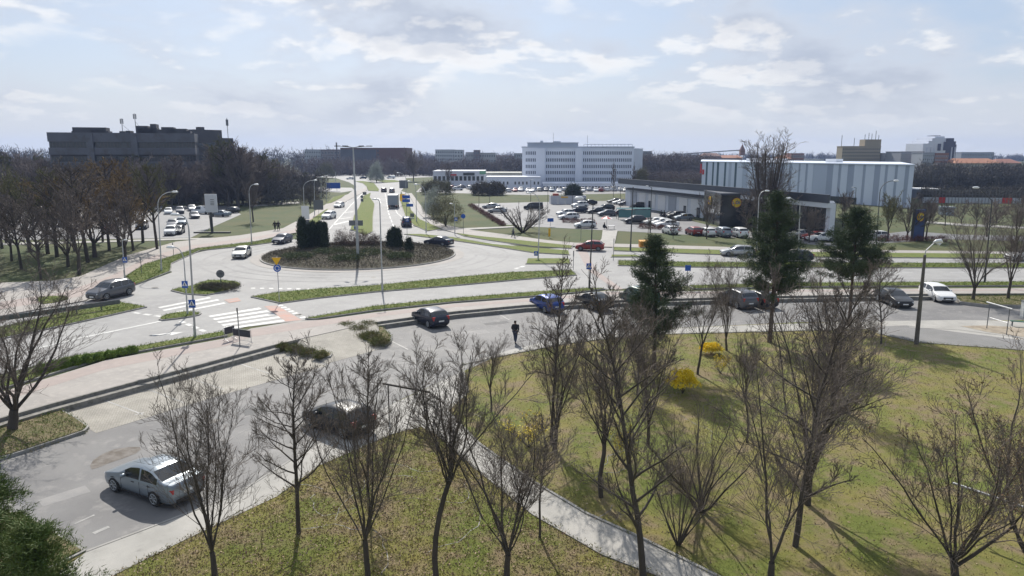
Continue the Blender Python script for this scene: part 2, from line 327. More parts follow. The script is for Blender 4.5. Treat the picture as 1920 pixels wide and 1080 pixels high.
# --- retaining wall: two steps down to the car park, one object for each run
m_wall = M('retaining_concrete', (.28, .27, .245), (.22, .21, .19), 1.2, .9, .3, 14, c3=(.12, .12, .10), sc3=3)
def wall_run(pts, label):
    n = len(pts); vs = []; fs = []
    nrm = []
    for i in range(n):
        d = (pts[min(i+1, n-1)]-pts[max(i-1, 0)]); d.z = 0; d.normalize(); nrm.append(Vector((d.y, -d.x, 0)))
    prof = [(-.12, .128), (.06, .128), (.06, -.07), (.58, -.07), (.58, ZN-.02)]
    for p, q in zip(pts, nrm):
        for a, z in prof: vs.append((p.x+q.x*a, p.y+q.y*a, z))
    k = len(prof)
    for i in range(n-1):
        for j in range(k-1): fs.append((i*k+j, i*k+j+1, (i+1)*k+j+1, (i+1)*k+j))
    vs += [(v[0], v[1], ZN-.3) for v in (vs[0], vs[-k])]
    fs += [tuple(range(k)), tuple(range((n-1)*k, n*k))[::-1]]
    o = mesh_obj('retaining_wall', vs, fs, m_wall); return tag(o, label, 'wall')
wall_run(wl, 'low stepped concrete retaining wall above the paved parking bays, left of the ramp')
wall_run(wr, 'low stepped concrete retaining wall along the car park, right of the ramp')

# --- lower level: access road, bays, pavements
zl = ZN
sheet('access_road', [(-420, 1040), (0, 850), (50, 835), (120, 785), (300, 725), (515, 664), (650, 640), (735, 640), (735, 630), (706, 607.5), (850, 588), (980, 576), (1155, 567), (1400, 560), (1790, 556), (2500, 556), (2500, 598), (1920, 600), (1500, 604), (1200, 618), (1060, 632), (960, 655), (860, 700), (700, 772), (640, 805), (440, 928), (290, 985), (160, 1034), (45, 962), (-100, 962), (-420, 1100)], zl+.004, m_asph2)
sheet('light_road_band', [(735, 652), (715, 690), (560, 780), (440, 928), (640, 805), (760, 745), (860, 700), (960, 655), (870, 655)], zl+.008, M('patched_asphalt', (.22, .215, .205), (.16, .158, .155), .5, .8, .3, 40, c3=(.27, .26, .25), sc3=1.5, det=10))
sheet('parking_bays', [(108, 768), (300, 716), (515, 657), (545, 650), (612, 686), (400, 745), (180, 812)], zl+.012, m_block)
sheet('pavement_lower', [(160, 1036), (290, 987), (440, 930), (600, 830), (700, 774), (860, 700), (868, 684), (880, 735), (838, 772), (820, 816), (790, 800), (740, 812), (600, 872), (520, 930), (330, 1020), (150, 1110), (60, 1110)], zl+.016, m_conc)
sheet('pavement_lot_edge', [(868, 684), (872, 682), (960, 655), (1060, 632), (1200, 618), (1440, 608), (1640, 602), (1800, 600), (1930, 602), (2500, 604), (2500, 700), (1920, 648), (1790, 630), (1700, 622), (1630, 617), (1440, 622), (1200, 628), (1060, 645), (960, 664)], zl+.012, m_conc)
sheet('diagonal_path', [(838, 772), (900, 835), (1000, 905), (1100, 965), (1200, 1010), (1330, 1075), (1500, 1160), (1380, 1160), (1240, 1082), (1130, 1040), (1000, 965), (900, 885), (820, 815)], zl+.020, m_conc)
sheet('asphalt_walk', [(1640, 612), (1700, 610), (1790, 622), (1920, 638), (2500, 700), (2500, 740), (1920, 656), (1720, 641), (1650, 627)], zl+.016, M('walk_asphalt', (.215, .21, .205), (.18, .178, .172), .6, .8, .3, 50, det=9))
sheet('sandy_yard', [(1800, 611), (1850, 610), (1920, 614), (2500, 640), (2500, 690), (1920, 632), (1850, 622)], zl+.024, m_sand)
sheet('worn_asphalt_patch', [(175, 862), (215, 842), (262, 838), (255, 850), (205, 868), (172, 880)], zl+.010, M('cracked_patch', (.13, .11, .09), (.21, .19, .17), 2.2, .9, .5, 30), smooth=2)
# ramp between the pavement and the access road
mb = MB()
top = gp([(515, 646), (560, 633), (640, 615), (702, 604)], .12); bot = gp([(545, 650), (622, 676), (715, 651), (706, 612)], zl+.016)
A = [top[0], top[1], top[2], top[3]]; B = [G(548, 652, zl+.016), G(612, 682, zl+.016), G(722, 652, zl+.016), G(715, 612, zl+.016)]
mb.add([Vector((p.x, p.y, .122)) for p in A]+B, [(i, i+1, 5+i, 4+i) for i in range(3)], 0)
o = mb.build('paved_ramp', m_block); tag(o, kind='structure')
if o.data.polygons[0].normal.z < 0: o.data.flip_normals()
# planted beds beside the ramp, tree island, corner verge
def bed(name, pts, m, z=zl, h=.16, sm=0, kerb=.12): return island(name, pts, [m, m_kerb], z=z, h=h, sm=sm, kerb=kerb)
bed('planted_bed', [(514, 650), (550, 641), (582, 650), (624, 668), (605, 674), (560, 664)], m_litter, z=zl, h=.2, sm=2)
bed('planted_bed', [(626, 612), (650, 602), (696, 604), (736, 634), (722, 650), (690, 646), (655, 630)], m_litter, z=zl, h=.2, sm=2)
bed('tree_island', [(-420, 915), (0, 775), (40, 764), (95, 762), (140, 785), (168, 804), (160, 812), (50, 849), (0, 864), (-420, 1030)], m_litter)
bed('corner_verge', [(45, 962), (162, 1034), (60, 1085), (-120, 1085), (-120, 962)], m_litter, h=.06)
bed('tree_verge', [(1785, 558), (1880, 553), (1900, 556), (2500, 560), (2500, 580), (1920, 578), (1850, 577), (1800, 571)], m_litter, h=.3)
# kerb stones along lawn and path edges
def edging(pts, z, name='kerb_stones', w=.12, h=.10):
    P = gp(pts, z); mb = MB()
    for a, b in zip(P, P[1:]):
        d = b-a; L_ = d.length; n = max(1, int(L_/1.0))
        for i in range(n):
            c = a+d*((i+.5)/n); mb.box((c.x, c.y, z+h/2-.02+.003*rnd.random()), (L_/n-.012, w, h), math.atan2(d.y, d.x))
    return tag(mb.build(name, m_kerb), kind='structure')
edging([(838, 771), (900, 834), (1000, 904), (1100, 964), (1200, 1009), (1330, 1074), (1500, 1159)], zl, h=.09)
edging([(868, 684), (960, 664), (1060, 645), (1200, 628), (1440, 622), (1630, 617), (1650, 627), (1720, 642), (1920, 657)], zl, h=.07)
edging([(160, 1035), (290, 986), (440, 929), (600, 829), (700, 773)], zl, h=.05)
edging([(820, 815), (900, 885), (1000, 965), (1130, 1040), (1240, 1082)], zl, h=.06)

# --- road markings
def marks(name, quads, z, m, zz=.0):
    mb = MB()
    for q in quads:
        w = gp(q, z); ar = (w[1]-w[0]).cross(w[2]-w[0]).z; w = w if ar > 0 else w[::-1]; mb.add([(p.x, p.y, z) for p in w], [tuple(range(len(w)))])
    return tag(mb.build(name, m), kind='structure')
def line_quads(pts, wd, z=0.0, dash=None):
    P = gp(pts, z); out = []
    for a, b in zip(P, P[1:]):
        d = (b-a); L_ = d.length; d.normalize(); n = Vector((-d.y, d.x, 0))*wd/2
        segs = [(0, L_)] if not dash else [(s, min(s+dash[0], L_)) for s in np.arange(0, L_, dash[0]+dash[1])]
        out += [[a+d*s-n, a+d*e-n, a+d*e+n, a+d*s+n] for s, e in segs]
    return out
def lines(name, specs, z, m):
    mb = MB()
    for pts, wd, dash in specs:
        for q in line_quads(pts, wd, z, dash): mb.add(q, [(0, 1, 2, 3)])
    return tag(mb.build(name, m), kind='structure')
zm = .022
cw = []
for x0, y0, x1, y1 in [(390, 593.5, 486, 578), (398, 599, 500, 583), (406, 604.5, 512, 588.5), (414, 610, 524, 594), (424, 616, 534, 600)]:
    cw.append([(x0, y0-1.3), (x1, y1-1.3), (x1+5, y1+1.3), (x0+5, y0+1.3)])
for x0, y0, x1, y1 in [(296, 577, 392, 558), (304, 582, 408, 562), (322, 587, 420, 568)]:
    cw.append([(x0, y0-1.1), (x1, y1-1.1), (x1+4, y1+1.1), (x0+4, y0+1.1)])
for i in range(5):                           # crossing on the right arm
    y = 523+i*4.6; cw.append([(1185+4*i, y-1.1), (1232+4*i, y-1.1), (1236+4*i, y+1.1), (1189+4*i, y+1.1)])
marks('zebra_crossing', cw, zm, m_white)
marks('red_cycle_crossing', [[(495, 574), (520, 573), (566, 600), (536, 603)], [(420, 562), (446, 558), (452, 564), (430, 568)]], zm+.004, m_red)
marks('cycle_crossing', [[(1082, 468), (1100, 468), (1109, 490), (1119, 508), (1168, 542), (1154, 543), (1104, 508), (1093, 490)]], zm+.004, m_bike)
lines('lane_marking', [([(-300, 745), (140, 636), (302, 602)], .35, None), ([(250, 586), (312, 595)], .4, (.9, .5)), ([(338, 602), (385, 622)], .4, (.9, .5)),
      ([(524, 572), (574, 598)], .5, (.5, .5)),
      ([(617, 430), (635, 410), (655, 388), (671, 371), (684, 358)], .18, None), ([(642, 399), (663, 397)], .7, None), ([(655, 383), (667, 382.5)], .7, None), ([(634, 410.5), (658, 408)], .7, None), ([(623, 422), (656, 414)], .7, None),
      ([(738, 425), (728, 398), (724, 372), (721, 358)], .18, (6, 3)), ([(775, 424), (745, 400), (735, 380)], .15, None), ([(645, 385), (668, 360), (668, 352)], .15, (3, 5)),
      ([(1500, 510.5), (1920, 510.5), (2900, 510)], .16, (4.5, 4.5)), ([(1450, 521), (1700, 521.5), (2900, 521)], .14, None),
      ([(966, 504), (985, 498)], .5, (1, .5))], zm, m_white)
marks('lane_arrow', [[(285, 627.5), (320, 624), (320, 626), (285, 629.5)], [(318, 623), (345, 622.5), (320, 629)], [(708, 373.5), (711, 373.5), (715, 381), (713.5, 381)], [(705, 374), (714, 374.5), (709, 371.5)]], zm, m_white)
marks('yield_marking', [[(470+i*17, 539.5+i*.3), (478+i*17, 539.3+i*.3), (479+i*17, 541+i*.3), (471+i*17, 541.2+i*.3)] for i in range(8)], zm, m_white)
lines('bay_marking', [([(184, 746), (268, 777)], .10, None), ([(264, 725), (345, 755)], .10, None), ([(345, 706), (420, 730)], .10, None), ([(440, 679), (505, 700)], .10, None), ([(500, 663), (560, 684)], .10, None), ([(253, 778), (270, 773)], .10, None)], zl+.018, m_paint_old)
lines('faded_bay_line', [([(735, 640), (765, 655)], .12, None), ([(930, 586), (955, 600)], .12, None), ([(140, 982), (200, 955)], .10, (.8, .5)), ([(175, 1000), (210, 985)], .2, (.6, .3)), ([(1040, 578), (1058, 590)], .12, None), ([(1220, 575), (1250, 590)], .12, None), ([(1500, 568), (1540, 580)], .12, None)], zl+.012, m_paint_old)
lines('kerb_edge_line', [([(1705, 613), (1800, 618), (1925, 634)], .25, None)], zl+.028, m_conc)

# cracks, patches and covers in the asphalt
rc = np.random.default_rng(17); mb = MB()
for k in range(34):
    x, y = rc.uniform(60, 1500), rc.uniform(575, 1000); p = G(x, y, ZN)
    if not (-32 < p.x < 30): continue
    a = rc.uniform(0, 6.28); pts = [p]
    for i in range(int(rc.uniform(5, 16))): a += rc.normal()*.45; pts.append(pts[-1]+Vector((math.cos(a), math.sin(a), 0))*.45)
    for i in range(len(pts)-1):
        d = (pts[i+1]-pts[i]).normalized(); n = Vector((-d.y, d.x, 0))*rc.uniform(.008, .02); q = [pts[i]-n, pts[i+1]-n, pts[i+1]+n, pts[i]+n]; mb.add([(v.x, v.y, ZN+.0065) for v in q], [(0, 1, 2, 3)])
tag(mb.build('asphalt_cracks', m_dark), kind='structure')
m_patch = M('asphalt_repair', (.13, .128, .125), (.10, .10, .10), 1.5, .8, .3, 50); m_patch2 = M('pale_repair', (.27, .26, .25), (.23, .225, .22), 1.5, .8, .3, 50)
for k, (x, y, w, h, a) in enumerate([(330, 830, 2.6, .9, .4), (480, 770, 1.4, 1.1, .2), (880, 625, 3.2, 1.2, .1), (930, 606, 2.2, .8, .1), (1250, 590, 3, 1, 0), (1560, 580, 3.4, 1.1, 0), (120, 930, 1.8, .8, .5)]):
    p = G(x, y, ZN); m_ = Matrix.Rotation(a+.35, 3, 'Z'); sheet('asphalt_patch', [p+m_ @ Vector((sx_*w/2, sy_*h/2, 0)) for sx_, sy_ in ((-1, -1), (1, -1.1), (1.05, 1), (-.95, 1))], ZN+.0075, m_patch if k % 2 else m_patch2, world=True)
m_iron = M('cast_iron', (.06, .055, .05), rough=.6, metal=.3)
for (x, y, z) in [(290, 539, .022), (560, 590, .022), (905, 530, .022), (240, 650, .022), (1600, 512, .022), (628, 655, ZN+.02), (400, 790, ZN+.009), (1000, 607, ZN+.009), (1120, 600, ZN+.009), (700, 520, .022)]:
    p = G(x, y, z); sheet('manhole_cover', [p+Vector((.33*math.cos(t), .33*math.sin(t), 0)) for t in np.linspace(0, 2*math.pi, 17)[:-1]], z, m_iron, world=True)
# darker wheel tracks and repaired strips in the junction
m_track = M('worn_track', (.235, .23, .225), (.29, .285, .28), .7, .8, 0, det=9)
for i, (r_, w) in enumerate([(16.2, .5), (18.0, .5), (20.6, .45)]):
    vs = []
    for k in range(72):
        a = 2*math.pi*k/72; ww = w*(.7+.5*math.sin(k*.7+i)**2); vs += [(C0.x+(r_-ww/2)*math.cos(a), C0.y+(r_-ww/2)*math.sin(a), .0225), (C0.x+(r_+ww/2)*math.cos(a), C0.y+(r_+ww/2)*math.sin(a), .0225)]
    tag(mesh_obj('wheel_track', vs, [(2*k, 2*k+1, (2*k+3) % 144, (2*k+2) % 144) for k in range(72)], m_track), kind='structure')
# ---------------------------------------------------------------- bare trees
m_bark = M('bark', (.095, .080, .068), (.060, .052, .045), 6, .95, .6, 30, c3=(.12, .12, .085), sc3=2)
m_twig = M('twigs', (.17, .14, .12), (.115, .096, .083), 3, .9, 0)
m_twig_far = M('far_twigs', (.19, .155, .135), (.135, .112, .102), .5, .95)
m_twig_gold = M('budding_twigs', (.23, .15, .055), (.14, .10, .05), .6, .9)
m_twig_olive = M('olive_twigs', (.13, .13, .045), (.09, .085, .04), .6, .9)
def batch_tubes(segs, name, mat, smooth=True):
    groups = {}
    for P, r0, r1, n in segs: groups.setdefault((len(P), n), []).append((P, r0, r1))
    V = []; Q = []; base = 0
    for (k, n), lst in groups.items():
        P = np.array([s[0] for s in lst], float); m = len(lst)                   # (m,k,3)
        r = np.array([np.linspace(s[1], s[2], k) for s in lst])                  # (m,k)
        T = np.gradient(P, axis=1); T /= np.linalg.norm(T, axis=2, keepdims=True)+1e-9
        ref = np.where(np.abs(T[..., 2:3]) > .9, np.array([1., 0, 0]), np.array([0, 0, 1.]))
        A = np.cross(T, ref); A /= np.linalg.norm(A, axis=2, keepdims=True)+1e-9; B = np.cross(T, A)
        th = 2*np.pi*np.arange(n)/n
        ringv = P[:, :, None, :]+r[:, :, None, None]*(A[:, :, None, :]*np.cos(th)[None, None, :, None]+B[:, :, None, :]*np.sin(th)[None, None, :, None])
        V.append(ringv.reshape(-1, 3))
        idx = base+np.arange(m*k*n).reshape(m, k, n)
        a = idx[:, :-1, :]; b = np.roll(a, -1, axis=2); c = idx[:, 1:, :]; d = np.roll(c, -1, axis=2)
        Q.append(np.stack([a, b, d, c], axis=-1).reshape(-1, 4)); base += m*k*n
    return np_mesh(name, np.concatenate(V), np.concatenate(Q), mat, 4, smooth)
def perp(d, rg):
    v = rg.normal(size=3); v -= d*v.dot(d); return v/(np.linalg.norm(v)+1e-9)
def branch_path(p, d, L, k, rg, wob, up):
    pts = [p.copy()]; d = d.copy()
    for i in range(k-1):
        d = d+rg.normal(size=3)*wob+np.array([0, 0, up]); d /= np.linalg.norm(d); pts.append(pts[-1]+d*L/(k-1))
    return np.array(pts)
def grow_tree(seed, fork=.35, spread=.28, limbs=6, kind='vase', nb=(9, 6, 5), trunk_r=.020, twig=.00075, lean=0.0, crook=.03, up=.06, stems=1, far=False):
    """unit-height bare tree; trunk+limbs and crown are returned as two lists of tapered tubes"""
    rg = np.random.default_rng(seed); T = []; Cr = []
    def sub(P, r, L, lev, lo=.25):
        # children along a polyline
        if lev >= len(nb): return
        n = nb[lev]; k = len(P)
        for i in range(n):
            t = lo+(1-lo)*((i+rg.random())/n); f = t*(k-1); a = min(int(f), k-2); q = P[a]+(P[a+1]-P[a])*(f-a)
            d0 = P[a+1]-P[a]; d0 /= np.linalg.norm(d0)+1e-9
            ang = rg.uniform(.38, .95); d = d0*math.cos(ang)+perp(d0, rg)*math.sin(ang); d[2] += .20; d /= np.linalg.norm(d)
            l = L*rg.uniform(.32, .60)*(1.15-.6*t) if lev < len(nb)-1 else L*rg.uniform(.35, .75)*(1.1-.4*t)
            rr = max(r*(1-.8*t)*.36, twig)
            kk = 4 if lev == 0 else 3
            C = branch_path(q, d, l, kk, rg, .17, up*1.2); Cr.append((C, rr, max(rr*.35, twig*.6), 4 if (lev == 0 and not far) else 3))
            sub(C, rr, l, lev+1, .12)
    for s in range(stems):
        if stems > 1:
            a0 = 2*math.pi*s/stems+rg.uniform(-.4, .4); d = np.array([math.cos(a0)*spread*1.3, math.sin(a0)*spread*1.3, 1.]); d /= np.linalg.norm(d)
            P = branch_path(np.array([math.cos(a0)*.012, math.sin(a0)*.012, 0.]), d, rg.uniform(.85, 1.02), 9, rg, crook*1.6, .03)
            T.append((P, trunk_r*rg.uniform(.6, .9), twig*1.5, 6)); sub(P, trunk_r*.7, .62, 0, .18)
            continue
        d = np.array([lean, lean*.4, 1.]); d /= np.linalg.norm(d)
        if kind == 'vase':
            P = branch_path(np.zeros(3), d, fork, 6, rg, crook, .02); T.append((P, trunk_r, trunk_r*.78, 9)); tip = P[-1]
            for i in range(limbs):
                a0 = 2*math.pi*i/limbs+rg.uniform(-.45, .45); lean_ = spread*rg.uniform(.35, 1.15)/(1-fork)
                dd = np.array([math.cos(a0)*lean_*1.25, math.sin(a0)*lean_*1.25, 1.]); dd /= np.linalg.norm(dd)
                st = P[-1]+(P[-2]-P[-1])*rg.uniform(0, .9)
                Q = branch_path(st, dd, (1-fork)*rg.uniform(.62, 1.04)*math.sqrt(1+lean_*lean_)*.93, 10, rg, .11, .045)
                r = trunk_r*rg.uniform(.26, .46); T.append((Q, r, twig*1.6, 6)); sub(Q, r, (1-fork)*.66, 0, .15)
        else:                                     # one leader right to the top
            P = branch_path(np.zeros(3), d, 1.0, 14, rg, crook*.8, .03); P[:, 2] *= 1/P[-1, 2]; T.append((P, trunk_r, twig*1.5, 8))
            for i in range(limbs):
                t = fork+(1-fork)*.93*(i+rg.random()*.8)/limbs; f = t*13; a = min(int(f), 12); st = P[a]+(P[a+1]-P[a])*(f-a)
                a0 = i*2.4+rg.uniform(-.5, .5); env = spread*(math.sin(math.pi*min(1, (t-fork)/(1-fork)*.75+.28))**.8)
                dd = np.array([math.cos(a0), math.sin(a0), rg.uniform(.55, 1.25)]); dd /= np.linalg.norm(dd)
                Q = branch_path(st, dd, env*1.25*rg.uniform(.8, 1.15), 6, rg, .10, up)
                r = trunk_r*(1-t)*.45+twig*2; T.append((Q, r, twig*1.4, 5)); sub(Q, r, env*1.1, 0, .2)
            sub(P, trunk_r*.5, .30, 0, .6)
    if kind == 'fan': pass
    return T, Cr
PROTO = {}
def tree_meshes(key, mats=None, **k):
    kk = (key, tuple(m.name for m in mats) if mats else None)
    if kk not in PROTO:
        T, Cr = grow_tree(**k); a, b = mats or (m_bark, m_twig)
        PROTO[kk] = (batch_tubes(T, 'trunk', a), batch_tubes(Cr, 'crown', b))
    return PROTO[kk]
def put_tree(kind, meshes, loc, h, wx=1.0, rz=0, label='', cat='tree', group=None, name='bare_tree'):
    e = empty(name, loc, rz, label, cat, group); e.scale = (h*wx, h*wx, h)
    link('trunk', meshes[0], e); link('crown', meshes[1], e)
    return e
NEAR = dict(
    vaseA=dict(seed=11, fork=.12, spread=.22, limbs=8, nb=(11, 6, 7), trunk_r=.014),
    vaseB=dict(seed=23, fork=.30, spread=.22, limbs=7, nb=(10, 6, 7), trunk_r=.013, lean=-.06, crook=.05),
    vaseC=dict(seed=35, fork=.18, spread=.30, limbs=9, nb=(10, 6, 7), trunk_r=.015),
    forkD=dict(seed=47, fork=.42, spread=.22, limbs=9, nb=(9, 6, 7), trunk_r=.011, crook=.045),
    leadE=dict(seed=59, fork=.22, spread=.24, limbs=28, kind='lead', nb=(7, 5, 6), trunk_r=.012),
    leadF=dict(seed=63, fork=.16, spread=.21, limbs=30, kind='lead', nb=(7, 5, 6), trunk_r=.0115, crook=.05),
    bushG=dict(seed=71, spread=.55, stems=13, nb=(10, 6, 4), trunk_r=.012, crook=.05),
    vaseH=dict(seed=83, fork=.12, spread=.40, limbs=10, nb=(12, 6, 5), trunk_r=.021, crook=.05),
    slimI=dict(seed=97, fork=.35, spread=.15, limbs=26, kind='lead', nb=(7, 5, 4), trunk_r=.009, crook=.03),
    twinJ=dict(seed=101, fork=.07, spread=.18, limbs=4, nb=(15, 7, 6), trunk_r=.013, crook=.02),
)
NK = 0
def near(key, bx, by, ty, wx, rz, label, z=ZN, name='bare_tree', cat='tree', group='bare trees on the near lawn'):
    p = G(bx, by, z); p.z -= .05; h = HT(bx, by, ty, z)
    global NK; NK += 1; kw = dict(NEAR[key]); v = NK % 3; kw['seed'] += v*1000; kw['crook'] = kw.get('crook', .03)*(1+.5*v)
    return put_tree(key, tree_meshes(key+str(v), **kw), p, h, wx, rz, label, cat, group, name)
near('vaseA', 403, 1082, 668, 1.0, .3, 'bare upright tree between the silver sedan and the lower pavement, many stems from low down')
near('leadE', 560, 1000, 655, 1.05, 1.2, 'bare tree with straight dark trunk beside the lower pavement, left of the black hatchback')
near('vaseC', 690, 1084, 640, .85, 2.1, 'bare wide multi-stemmed tree in front of the black hatchback at the bottom of the picture')
near('slimI', 690, 925, 640, 1.1, 4.0, 'bare tree close behind the wide multi-stemmed one, its top over the black hatchback')
near('forkD', 818, 1084, 608, 1.05, 2.6, 'bare tree on a thin curved trunk forking beside the start of the diagonal path')
near('vaseA', 950, 1080, 700, 1.15, 3.9, 'bare low-forked tree left of the diagonal path at the bottom edge')
near('vaseB', 921, 772, 606, .9, .5, 'small bare tree on the grass corner where the diagonal path begins')
near('slimI', 1012, 1008, 775, 1.2, .2, 'slim bare sapling standing right at the left edge of the diagonal path')
near('slimI', 1034, 832, 470, 1.0, 3.3, 'tall slender bare tree reaching over the parked blue hatchback')
near('vaseA', 1040, 845, 565, 1.15, 5.3, 'bare spreading tree on the lawn just below the blue hatchback')
near('vaseB', 1127, 932, 570, 1.0, 1.9, 'bare tree on the right side of the diagonal path, trunk leaning right')
near('leadF', 1206, 1084, 520, 1.0, 2.2, 'tall bare tree with a single dark trunk standing on the diagonal path edge')
near('vaseC', 1215, 835, 560, .85, 4.4, 'bare tree in the middle of the lawn left of the large forsythia')
near('bushG', 1312, 958, 735, 1.0, 1.1, 'bare vase-shaped shrub with many stems on the open lawn', cat='shrub', name='bare_shrub')
near('bushG', 1272, 1022, 800, .62, 3.0, 'narrow bare shrub beside the lower end of the diagonal path', cat='shrub', name='bare_shrub')
near('twinJ', 1445, 1080, 640, 1.15, .9, 'bare tree with double trunk at the bottom edge right of the path')
near('leadF', 1491, 1024, 505, 1.0, .1, 'tall straight bare tree right of the double-trunked one, shadow running down right')
near('vaseA', 1514, 946, 480, 1.0, 2.5, 'large bare tree with twiggy crown in the middle of the right lawn')
near('vaseC', 1560, 760, 480, .82, 5.0, 'dense pale twigged bare tree in front of the right-hand pine')
near('forkD', 1400, 830, 600, .8, 5.6, 'bare tree with crooked branches in front of the middle pine')
near('vaseB', 1308, 702, 505, .95, 3.1, 'bare tree with dark trunk rising between the two forsythias')
near('vaseA', 1362, 657, 460, .85, 1.4, 'bare tree at the far lawn edge left of the middle pine')
near('leadF', 1150, 700, 520, .8, 4.1, 'bare tree at the lawn edge in front of the parked black sedan')
near('vaseA', 1195, 740, 545, .9, 5.1, 'bare brownish tree below the left-hand pine')
near('leadE', 1652, 645, 480, .95, .8, 'thin bare tree on the grass left of the concrete lamp post')
near('bushG', 1635, 632, 585, .45, 2.0, 'little bare shrub at the kerb left of the concrete lamp post', cat='shrub', name='bare_shrub')
near('vaseH', 1824, 562, 378, .85, 2.8, 'large bare tree on the verge right of the white estate car', z=ZN+.3)
near('vaseC', 1890, 560, 372, 1.05, .4, 'large bare tree on the verge at the right edge of the picture', z=ZN+.3)
near('vaseH', 24, 806, 476, 1.35, 4.2, 'big dark bare tree on the island at the left edge of the car park', z=ZN+.15)
near('vaseC', -60, 740, 470, 1.0, 3.2, 'bare tree mostly outside the left edge behind the big one', z=0)
# near tree at the bottom right with swelling brown buds
T_, C_ = grow_tree(seed=131, fork=.16, spread=.52, limbs=9, nb=(11, 6, 5), trunk_r=.020, crook=.05, twig=.0009)
tm, cm_ = batch_tubes(T_, 'trunk', m_bark), batch_tubes(C_, 'crown', m_twig)
m_bud = M('brown_buds', (.22, .14, .065), (.16, .09, .05), 9, .8)
def add_buds(e, segs, h, n, size, seed=1, mat=m_bud, name='buds'):
    rg = np.random.default_rng(seed); tips = np.array([s[0][-1] for s in segs if len(s[0]) == 3]); tips = tips[rg.integers(0, len(tips), n)]
    d = rg.normal(size=(n, 3)); d /= np.linalg.norm(d, axis=1, keepdims=True); s = size/h*rg.uniform(.6, 1.4, (n, 1))
    u = np.cross(d, rg.normal(size=(n, 3))); u /= np.linalg.norm(u, axis=1, keepdims=True)
    V = np.stack([tips, tips+(d+u*.45)*s, tips+d*s*1.9, tips+(d-u*.45)*s], 1).reshape(-1, 3)
    return link(name, np_mesh(name, V, np.arange(4*n).reshape(-1, 4), mat, 4), e)
for (bx, by, ty, wx, rz, lb) in [(1792, 1120, 700, .95, .4, 'near bare tree with brown buds in the bottom right corner'), (1925, 1110, 690, 1.0, 2.7, 'near budding bare tree cut by the right edge of the picture')]:
    p = G(bx, by, ZN); h = HT(bx, by, ty, ZN); e = put_tree('bud', (tm, cm_), p, h, wx, rz, lb, 'tree', 'bare trees on the near lawn'); add_buds(e, C_, h, 2600, .035, int(bx))

# ---------------------------------------------------------------- middle distance and far bare trees
MID = dict(
    a=dict(seed=201, fork=.22, spread=.30, limbs=7, nb=(9, 6, 4), trunk_r=.018, twig=.0022, far=True),
    b=dict(seed=202, fork=.30, spread=.30, limbs=22, kind='lead', nb=(7, 5, 3), trunk_r=.018, twig=.0022, far=True),
    c=dict(seed=203, fork=.15, spread=.38, limbs=8, nb=(9, 6, 4), trunk_r=.020, twig=.0022, far=True),
    d=dict(seed=204, fork=.18, spread=.20, limbs=26, kind='lead', nb=(7, 5, 3), trunk_r=.015, twig=.0022, far=True),
)
FAR = dict(
    a=dict(seed=301, fork=.2, spread=.30, limbs=7, nb=(13, 12), trunk_r=.015, twig=.0032, far=True),
    b=dict(seed=302, fork=.2, spread=.26, limbs=20, kind='lead', nb=(9, 9), trunk_r=.015, twig=.0032, far=True),
    c=dict(seed=303, fork=.12, spread=.36, limbs=8, nb=(13, 12), trunk_r=.015, twig=.0032, far=True),
    d=dict(seed=304, fork=.18, spread=.18, limbs=24, kind='lead', nb=(8, 6), trunk_r=.014, twig=.003, far=True),
)
def mid(key, bx, by, ty, wx, label, tint=None, group='bare trees on the lawn beside the west car park', z=0, D=MID, name='bare_tree'):
    mats = {None: (m_bark, m_twig), 'far': (m_bark, m_twig_far), 'gold': (m_bark, m_twig_gold), 'olive': (m_bark, m_twig_olive)}[tint]
    return put_tree(key, tree_meshes(('m' if D is MID else 'f')+key, mats, **D[key]), G(bx, by, z), HT(bx, by, ty, z), wx, rnd.random()*6.28, label, 'tree', group, name)
ordn = ['first', 'second', 'third', 'fourth', 'fifth', 'sixth', 'seventh', 'eighth', 'ninth', 'tenth', 'eleventh', 'twelfth', 'thirteenth', 'fourteenth', 'fifteenth', 'sixteenth', 'seventeenth', 'eighteenth', 'nineteenth', 'twentieth']
ordn += ['twenty-'+o for o in ordn[:9]]+['thirtieth']+['thirty-'+o for o in ordn[:9]]+['fortieth']+['forty-'+o for o in ordn[:9]]+['fiftieth']
wl_ = [(4, 466, 340), (12, 456, 330), (22, 490, 360), (56, 471, 300), (77, 524, 355), (90, 476, 315), (107, 482, 318), (128, 500, 350), (149, 515, 338), (165, 492, 310), (178, 482, 300), (193, 454, 318), (224, 462, 300), (235, 487, 330), (250, 470, 312), (268, 455, 318), (295, 468, 308), (-20, 500, 320), (-50, 520, 330), (205, 470, 330), (40, 505, 372), (140, 470, 300)]
wl_.sort()
for i, (x, y, t) in enumerate(wl_):
    tint = 'gold' if x in (224, 250, 178, 12) else 'olive' if x in (295, 56, 107) else None
    look = {'gold': 'bare tree with golden-brown crown', 'olive': 'bare tree with olive-green tinted crown', None: 'bare dark tree'}[tint]
    mid('abcd'[i % 4], x, y, t, 1.0+.25*rnd.random(), look+' on the west lawn, %s from the left' % ordn[i], tint)
for x, y, t, w, lb in [(395, 427, 352, .6, 'bare tree with dark trunk just left of the white billboard'), (475, 416, 318, .9, 'bare tree on the grass behind the two walking people')]:
    mid('a', x, y, t, w, lb, None)
